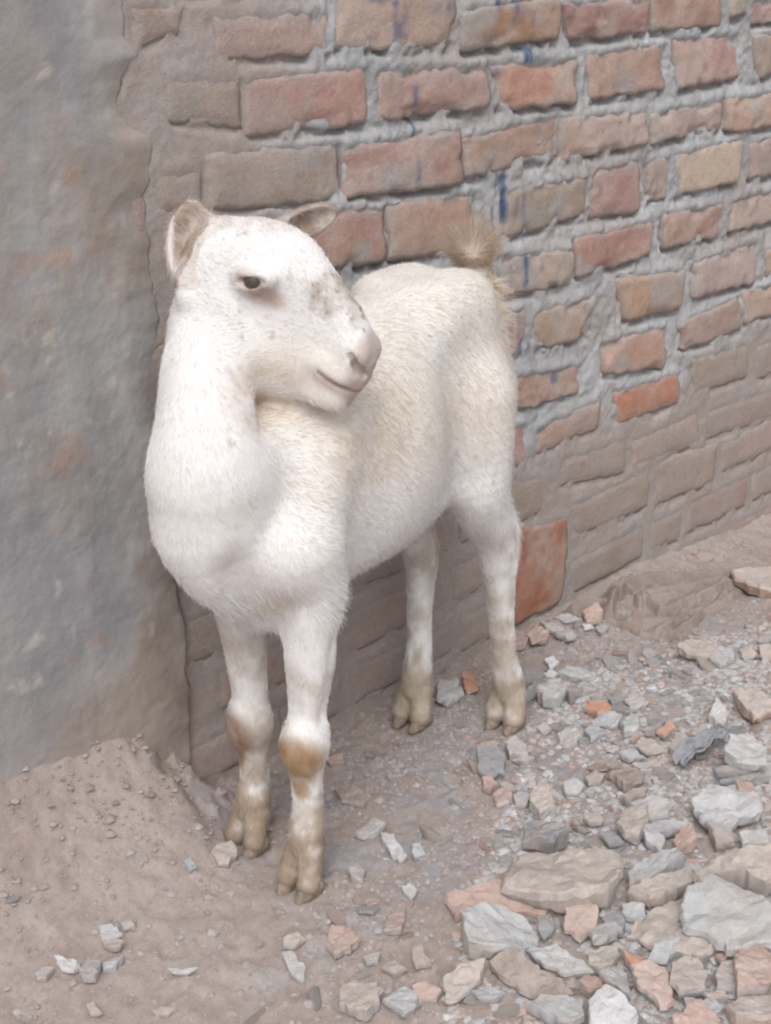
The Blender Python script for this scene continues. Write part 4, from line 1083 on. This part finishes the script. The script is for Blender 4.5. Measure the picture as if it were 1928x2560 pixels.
# density of loose stones over the ground, 0..1
def to_px(P):
    d = (P - CAM) @ ROT
    return d[:, :2] / d[:, 2:3] * FPX + CTR
def density(x, y):
    q = to_px(np.c_[x, y, np.zeros_like(x)])
    u, v = q.T
    heap = sstep(0, 260, (u - 1150) + (v - 1750) * .32) * sstep(1640, 1760, v + .25 * (u - 1300))
    foot = .75 * sstep(.26, .12, np.abs(y - 1.34)) * sstep(1.12, 1.25, x) * sstep(2.0, 1.8, x)
    mid = .30 * sstep(700, 900, u) + .16
    return np.clip(np.maximum(np.maximum(heap, foot), mid), .06, 1)

def in_view(x, y, m=60):
    q = to_px(np.c_[x, y, np.zeros_like(x)]); return (q[:, 0] > -m) & (q[:, 0] < 1928 + m) & (q[:, 1] < 2560 + m)

# loose chips one can still tell apart: each an object, a dozen shapes between them
KINDS = {'m': 'grey mortar chip', 'b': 'dusty beige chip', 'p': 'pink brick chip', 'w': 'whitish chip', 'o': 'bright orange brick crumb'}
def zone(x, y):
    u, v = to_px(np.array([[x, y, 0.]]))[0]
    if y > 1.22 and u > 780: return 'along the wall foot behind the goat' if u < 1300 else 'on the dirt below the sack'
    if density(np.array([x]), np.array([y]))[0] > .7: return 'in the back of the heap' if v < 2000 else 'in the front of the heap'
    return 'on the bare dirt left of the goat' if u < 560 else 'on the dirt in front of the goat'
protos = {}
for k in KINDS:
    protos[k] = []
    for j in range(5):
        n = random.randint(5, 7)
        an = np.sort(np.random.default_rng(900 + j).uniform(0, 2 * math.pi, n)) if j % 2 else np.linspace(0, 2 * math.pi, n + 1)[:-1]
        an = an + np.linspace(0, .02, n)
        rad = np.random.default_rng(300 + j).uniform(.65, 1.15, n) * .5
        V, F, col = slab(np.c_[np.cos(an) * rad * 1.25, np.sin(an) * rad] * .03, .012, 700 + j, k, None)
        me_ = bpy.data.meshes.new('rubble_chip'); me_.from_pydata((V / .03).tolist(), [], F); me_.update()
        a = me_.color_attributes.new('Col', 'FLOAT_COLOR', 'POINT'); a.data.foreach_set('color', np.c_[col, np.ones(len(col))].astype(np.float32).ravel())
        me_.materials.append(M_RUBBLE); protos[k].append(me_)
feet = np.array([[GOAT_O[0] + (a + .01) * GH[0] + b * GL[0], GOAT_O[1] + (a + .01) * GH[1] + b * GL[1]] for a, b in ((.245, .06), (.21, -.06), (-.26, .066), (-.185, -.056))])
cnt = 0
while cnt < 290:
    x, y = rng.uniform(.5, 2.6), rng.uniform(.55, 1.44)
    if not in_view(np.array([x]), np.array([y]))[0]: continue
    if rng.random() > density(np.array([x]), np.array([y]))[0] ** 1.9: continue
    if np.hypot(*(feet - (x, y)).T).min() < .045 or y > YW - .02: continue
    k = rng.choice(list('mbpwo'), p=[.46, .27, .13, .10, .04])
    s = float(np.clip(rng.lognormal(-3.95, .38), .010, .036))
    o = bpy.data.objects.new('rubble_chip', protos[k][int(rng.integers(5))]); COL.objects.link(o)
    o.scale = (s * rng.uniform(.9, 1.6), s * rng.uniform(.6, 1.1), s * rng.uniform(.45, 1.0))
    o.rotation_euler = (rng.normal(0, .22), rng.normal(0, .22), rng.uniform(0, 6.28))
    o.location = (x, y, float(gz(x, y)) + s * .14)
    zn = zone(x, y); tag(o, 'small loose ' + KINDS[k] + ' ' + zn, 'chip', KINDS[k] + 's ' + zn); cnt += 1

# gravel and crumbs nobody could count
NG = 52000
x = rng.uniform(.45, 3.4, NG * 8); y = rng.uniform(.1, 1.455, NG * 8)
fade = sstep(3.4, 2.4, x + .25 * fbm(np.c_[x, y, x * 0], 2.5, 2, 121)) * sstep(.05, .55, y + .2 * fbm(np.c_[x, y, x * 0], 2.5, 2, 122))
ok = (rng.random(NG * 8) < np.where(in_view(x, y, 60), 1, .45 * fade)) & (rng.random(NG * 8) < density(x, y) * (.55 + .6 * fbm(np.c_[x, y, x * 0], 9, 3, 120)))
x, y = x[ok][:NG], y[ok][:NG]; NG = len(x)
sz = np.clip(rng.lognormal(-6.15, .55, NG), .0008, .0085)
bigf = rng.random(NG) < .62 * sstep(.76, .95, density(x, y))
sz = np.where(bigf, rng.uniform(.0035, .0100, NG), sz)
okf = np.min([np.hypot(x - f_[0], y - f_[1]) for f_ in feet], 0) > .034
x, y, sz, bigf = x[okf], y[okf], sz[okf], bigf[okf]; NG = len(x)
base = np.array([[1, 0, 0], [.3, .95, 0], [-.8, .6, 0], [-.8, -.6, 0], [.3, -.95, 0], [.25, .2, .75], [-.35, -.1, .6]])
bf = np.array([[0, 1, 5], [1, 2, 5], [2, 6, 5], [2, 3, 6], [3, 4, 6], [4, 5, 6], [4, 0, 5]])
an = rng.uniform(0, 6.28, NG)
V = base[None] * rng.uniform(.6, 1.4, (NG, 7, 3)) * sz[:, None, None]
V[:, :, 2] *= np.where(bigf, .5, 1.0)[:, None]
V[:, :, 2] += V[:, :, 0] * rng.normal(0, .18, (NG, 1)) * bigf[:, None] + (np.arange(7) > 9)
V = np.stack([V[..., 0] * np.cos(an)[:, None] - V[..., 1] * np.sin(an)[:, None], V[..., 0] * np.sin(an)[:, None] + V[..., 1] * np.cos(an)[:, None], V[..., 2]], -1)
V += np.stack([x, y, gz(x, y) - sz * .15], 1)[:, None, :]
# clods fallen from the broken end of the bank
nc = 60
ci0 = rng.integers(0, NG, nc)
cxy = np.c_[rng.normal(.97, .09, nc), YW - np.abs(rng.normal(.03, .11, nc)) - .012]
cs = np.clip(rng.lognormal(-5.5, .55, nc), .0015, .014) / sz[ci0]
V[ci0] = (V[ci0] - V[ci0].mean(1, keepdims=True)) * cs[:, None, None] + np.c_[cxy, gz(cxy[:, 0], cxy[:, 1])][:, None, :]
Fg = (bf[None] + (np.arange(NG) * 7)[:, None, None]).reshape(-1, 3)
greyness = density(x, y)
pal = np.array([SCOL['m'], SCOL['w'], SCOL['b'], SCOL['n'], SCOL['p'], (.38, .315, .285)])
pr = np.stack([.42 * greyness + .10, 0.05 * greyness, .20 + 0 * x, .06 + 0 * x, 0.025 + .03 * greyness, .95 - .8 * greyness], 1); pr /= pr.sum(1, keepdims=True)
ci = (rng.random(NG)[:, None] > np.cumsum(pr, 1)).sum(1).clip(0, 5)
pc_ = pal[ci] * rng.uniform(.88, 1.10, (NG, 1))
pc_ = np.where(bigf[:, None], pc_, pc_ * .38 + np.array([.375, .325, .305]) * .62)
pc_[ci0] = np.array([.35, .29, .26]) * rng.uniform(.85, 1.1, (nc, 1))
gcol = np.repeat(pc_, 7, 0)
gv = mesh_obj('gravel', V.reshape(-1, 3), Fg, M_RUBBLE, smooth=False, cols=gcol)
tag(gv, 'fine grey and beige grit scattered over the dirt', 'gravel', kind='stuff')

# ------------------------------------------------------------------ crumpled sack at the foot of the wall
CZ = (1300, 1300, 2.653)
def cpx(p): return (CZ[0] + p[0] / CZ[2], CZ[1] + p[1] / CZ[2])
def cg(p, z=.0):
    w = on_plane_z(cpx(p), z); return w[:2] if w[1] < YW - .006 else np.array([on_wall(cpx(p), YW - .006)[0], YW - .006])
outl = np.array([cg(p, .012) for p in ((285, 610), (420, 540), (560, 490), (640, 450), (760, 420), (900, 350), (1100, 325), (1300, 300), (1480, 270), (1600, 250), (1640, 330), (1500, 420), (1380, 520), (1240, 600), (1080, 800), (960, 755), (800, 735), (650, 670), (540, 640), (400, 640))])
ridges = [(((300, 600), (430, 560), (560, 545), (600, 600)), .016, .008), (((600, 610), (640, 465), (700, 490), (800, 545), (835, 500)), .024, .009), (((650, 460), (900, 375), (1100, 350), (1500, 285)), .020, .010),
          (((830, 510), (900, 580), (1000, 610), (1150, 605)), .019, .008), (((1080, 530), (1200, 470), (1370, 370)), .018, .011), (((660, 670), (800, 725), (980, 738), (1060, 790)), .018, .009), (((1100, 690), (1230, 585)), .014, .010), (((880, 440), (1000, 420), (1100, 385)), .014, .009), (((820, 480), (960, 470), (1060, 460)), .013, .008), (((700, 520), (1000, 430), (1350, 330)), .014, .007), (((720, 640), (950, 650), (1100, 640)), .014, .007), (((900, 700), (1020, 640), (1200, 560)), .012, .007)]
lo, hi = outl.min(0) - .02, outl.max(0) + .02
cx = np.arange(lo[0], hi[0], .0024); cy = np.arange(lo[1], min(hi[1], YW - .004), .0024)
CX, CY = np.meshgrid(cx, cy, indexing='ij')
cp = np.stack([CX.ravel(), CY.ravel()], 1)
def seg_d(P, a, b):
    d = b - a; t = np.clip(((P - a) @ d) / (d @ d), 0, 1); return np.linalg.norm(P - a - t[:, None] * d, axis=1)
inside = np.zeros(len(cp), bool); dist = np.full(len(cp), 1.)
for a, b in zip(outl, np.roll(outl, -1, 0)):
    cr = ((a[1] > cp[:, 1]) != (b[1] > cp[:, 1])) & (cp[:, 0] < (b[0] - a[0]) * (cp[:, 1] - a[1]) / (b[1] - a[1] + 1e-12) + a[0])
    inside ^= cr; dist = np.minimum(dist, seg_d(cp, a, b))
sdist = np.where(inside, dist, -dist)
c3 = np.c_[cp, np.zeros(len(cp))]
wr = fbm(np.stack([(cp[:, 0] * .86 + cp[:, 1] * .5) * 8, (-cp[:, 0] * .5 + cp[:, 1] * .86) * 42, cp[:, 0] * 0], 1), 1, 3, 137)
hz = .005 + .0040 * (1 - np.abs(wr)) ** 4 + .003 * fbm(c3, 14, 3, 131) + .0016 * fbm(c3, 60, 3, 132)
cpw = cp + np.stack([fbm(c3, 20, 2, 133), fbm(c3, 20, 2, 134)], 1) * .006
for pts, hh, wd in ridges:
    pw_ = [cg(p, .02) for p in pts]
    dd_ = np.full(len(cp), 9.); sg_ = np.zeros(len(cp))
    for a, b in zip(pw_, pw_[1:]):
        d_ = b - a; t_ = np.clip(((cpw - a) @ d_) / (d_ @ d_), 0, 1); v_ = cpw - a - t_[:, None] * d_
        m_ = np.linalg.norm(v_, axis=1); cl = m_ < dd_
        dd_ = np.where(cl, m_, dd_); sg_ = np.where(cl, v_ @ np.array([-.55, -.83]), sg_)
    fw = np.where(sg_ > 0, .30, 1.7) * wd                    # folds fall steeply on one side
    hz = np.maximum(hz, .004 + 1.1 * hh * np.exp(-(dd_ / fw) ** 2)) - .004 * np.exp(-((dd_ - wd * .8) / (wd * .5)) ** 2) * (sg_ > 0)
zc = gz(cp[:, 0], cp[:, 1]) + np.where(sdist > 0, np.maximum(hz, .001) * sstep(0, .008, sdist) + .003, -.012)
ci_ = np.arange(len(cp)).reshape(CX.shape)
cf = np.stack([ci_[:-1, :-1], ci_[1:, :-1], ci_[1:, 1:], ci_[:-1, 1:]], -1).reshape(-1, 4)
cf = cf[(sdist[cf] > -.006).any(1)]
n1 = fbm(c3, 12, 4, 135); n2 = fbm(c3, 50, 3, 136)
cc = np.tile([.300, .248, .218], (len(cp), 1)) * (1 + .12 * n2)[:, None]
cc = mixc(cc, [.37, .315, .285], np.clip(.25 + .7 * n1, 0, .7))
used = np.unique(cf); remap = np.full(len(cp), -1); remap[used] = np.arange(len(used))
M_SACK = material('dusty_sackcloth', attr=True, rough=1.0, spec=.05, grain=((200, .08), (900, .10)), bump=((900, .0010),))
sack = mesh_obj('sack', np.c_[cp, zc][used], remap[cf], M_SACK, cols=cc[used])
sm = sack.modifiers.new('thickness', 'SOLIDIFY'); sm.thickness = .002; sm.offset = -1
tag(sack, 'crumpled dusty brown sack half buried at the foot of the wall', 'sack')

# torn plastic scrap curling up beside the slates
tq = [px(1, p) for p in ((1150, 260), (1215, 190), (1290, 140), (1400, 120), (1345, 200), (1300, 300), (1215, 290))]
tw = np.array([on_plane_z(p, .03)[:2] for p in tq])
u0, u1 = tw[0], tw[3]
nu, nv = 22, 14
U, V_ = np.meshgrid(np.linspace(0, 1, nu), np.linspace(-1, 1, nv), indexing='ij')
axd = u1 - u0; ln_ = np.linalg.norm(axd); axd /= ln_; nd = np.array([-axd[1], axd[0]])
P3 = np.c_[U.ravel(), V_.ravel(), U.ravel() * 0]
wdt = .016 * (1 - .45 * U.ravel()) * (1 + .35 * fbm(P3, (4, 3, 1), 3, 141))
xy = u0 + axd * (U.ravel()[:, None] * ln_) + nd * (V_.ravel() * wdt)[:, None] + .004 * np.stack([fbm(P3, 5, 3, 142), fbm(P3, 5, 3, 143)], 1)
zz = gz(xy[:, 0], xy[:, 1]) + .014 + .022 * U.ravel() * (1 - .4 * U.ravel()) + .012 * np.abs(V_.ravel()) ** 1.5 + .010 * fbm(P3, (5, 2.4, 1), 3, 144)
ii = np.arange(nu * nv).reshape(nu, nv)
ff = np.stack([ii[:-1, :-1], ii[1:, :-1], ii[1:, 1:], ii[:-1, 1:]], -1).reshape(-1, 4)
sc_ = mesh_obj('plastic_scrap', np.c_[xy, zz], ff, material('grey_scrap', (.30, .30, .325), attr=False, rough=.7, spec=.2), smooth=True)
sm2 = sc_.modifiers.new('thickness', 'SOLIDIFY'); sm2.thickness = .0015
tag(sc_, 'crumpled dark grey scrap curling up left of the thin slates', 'scrap')
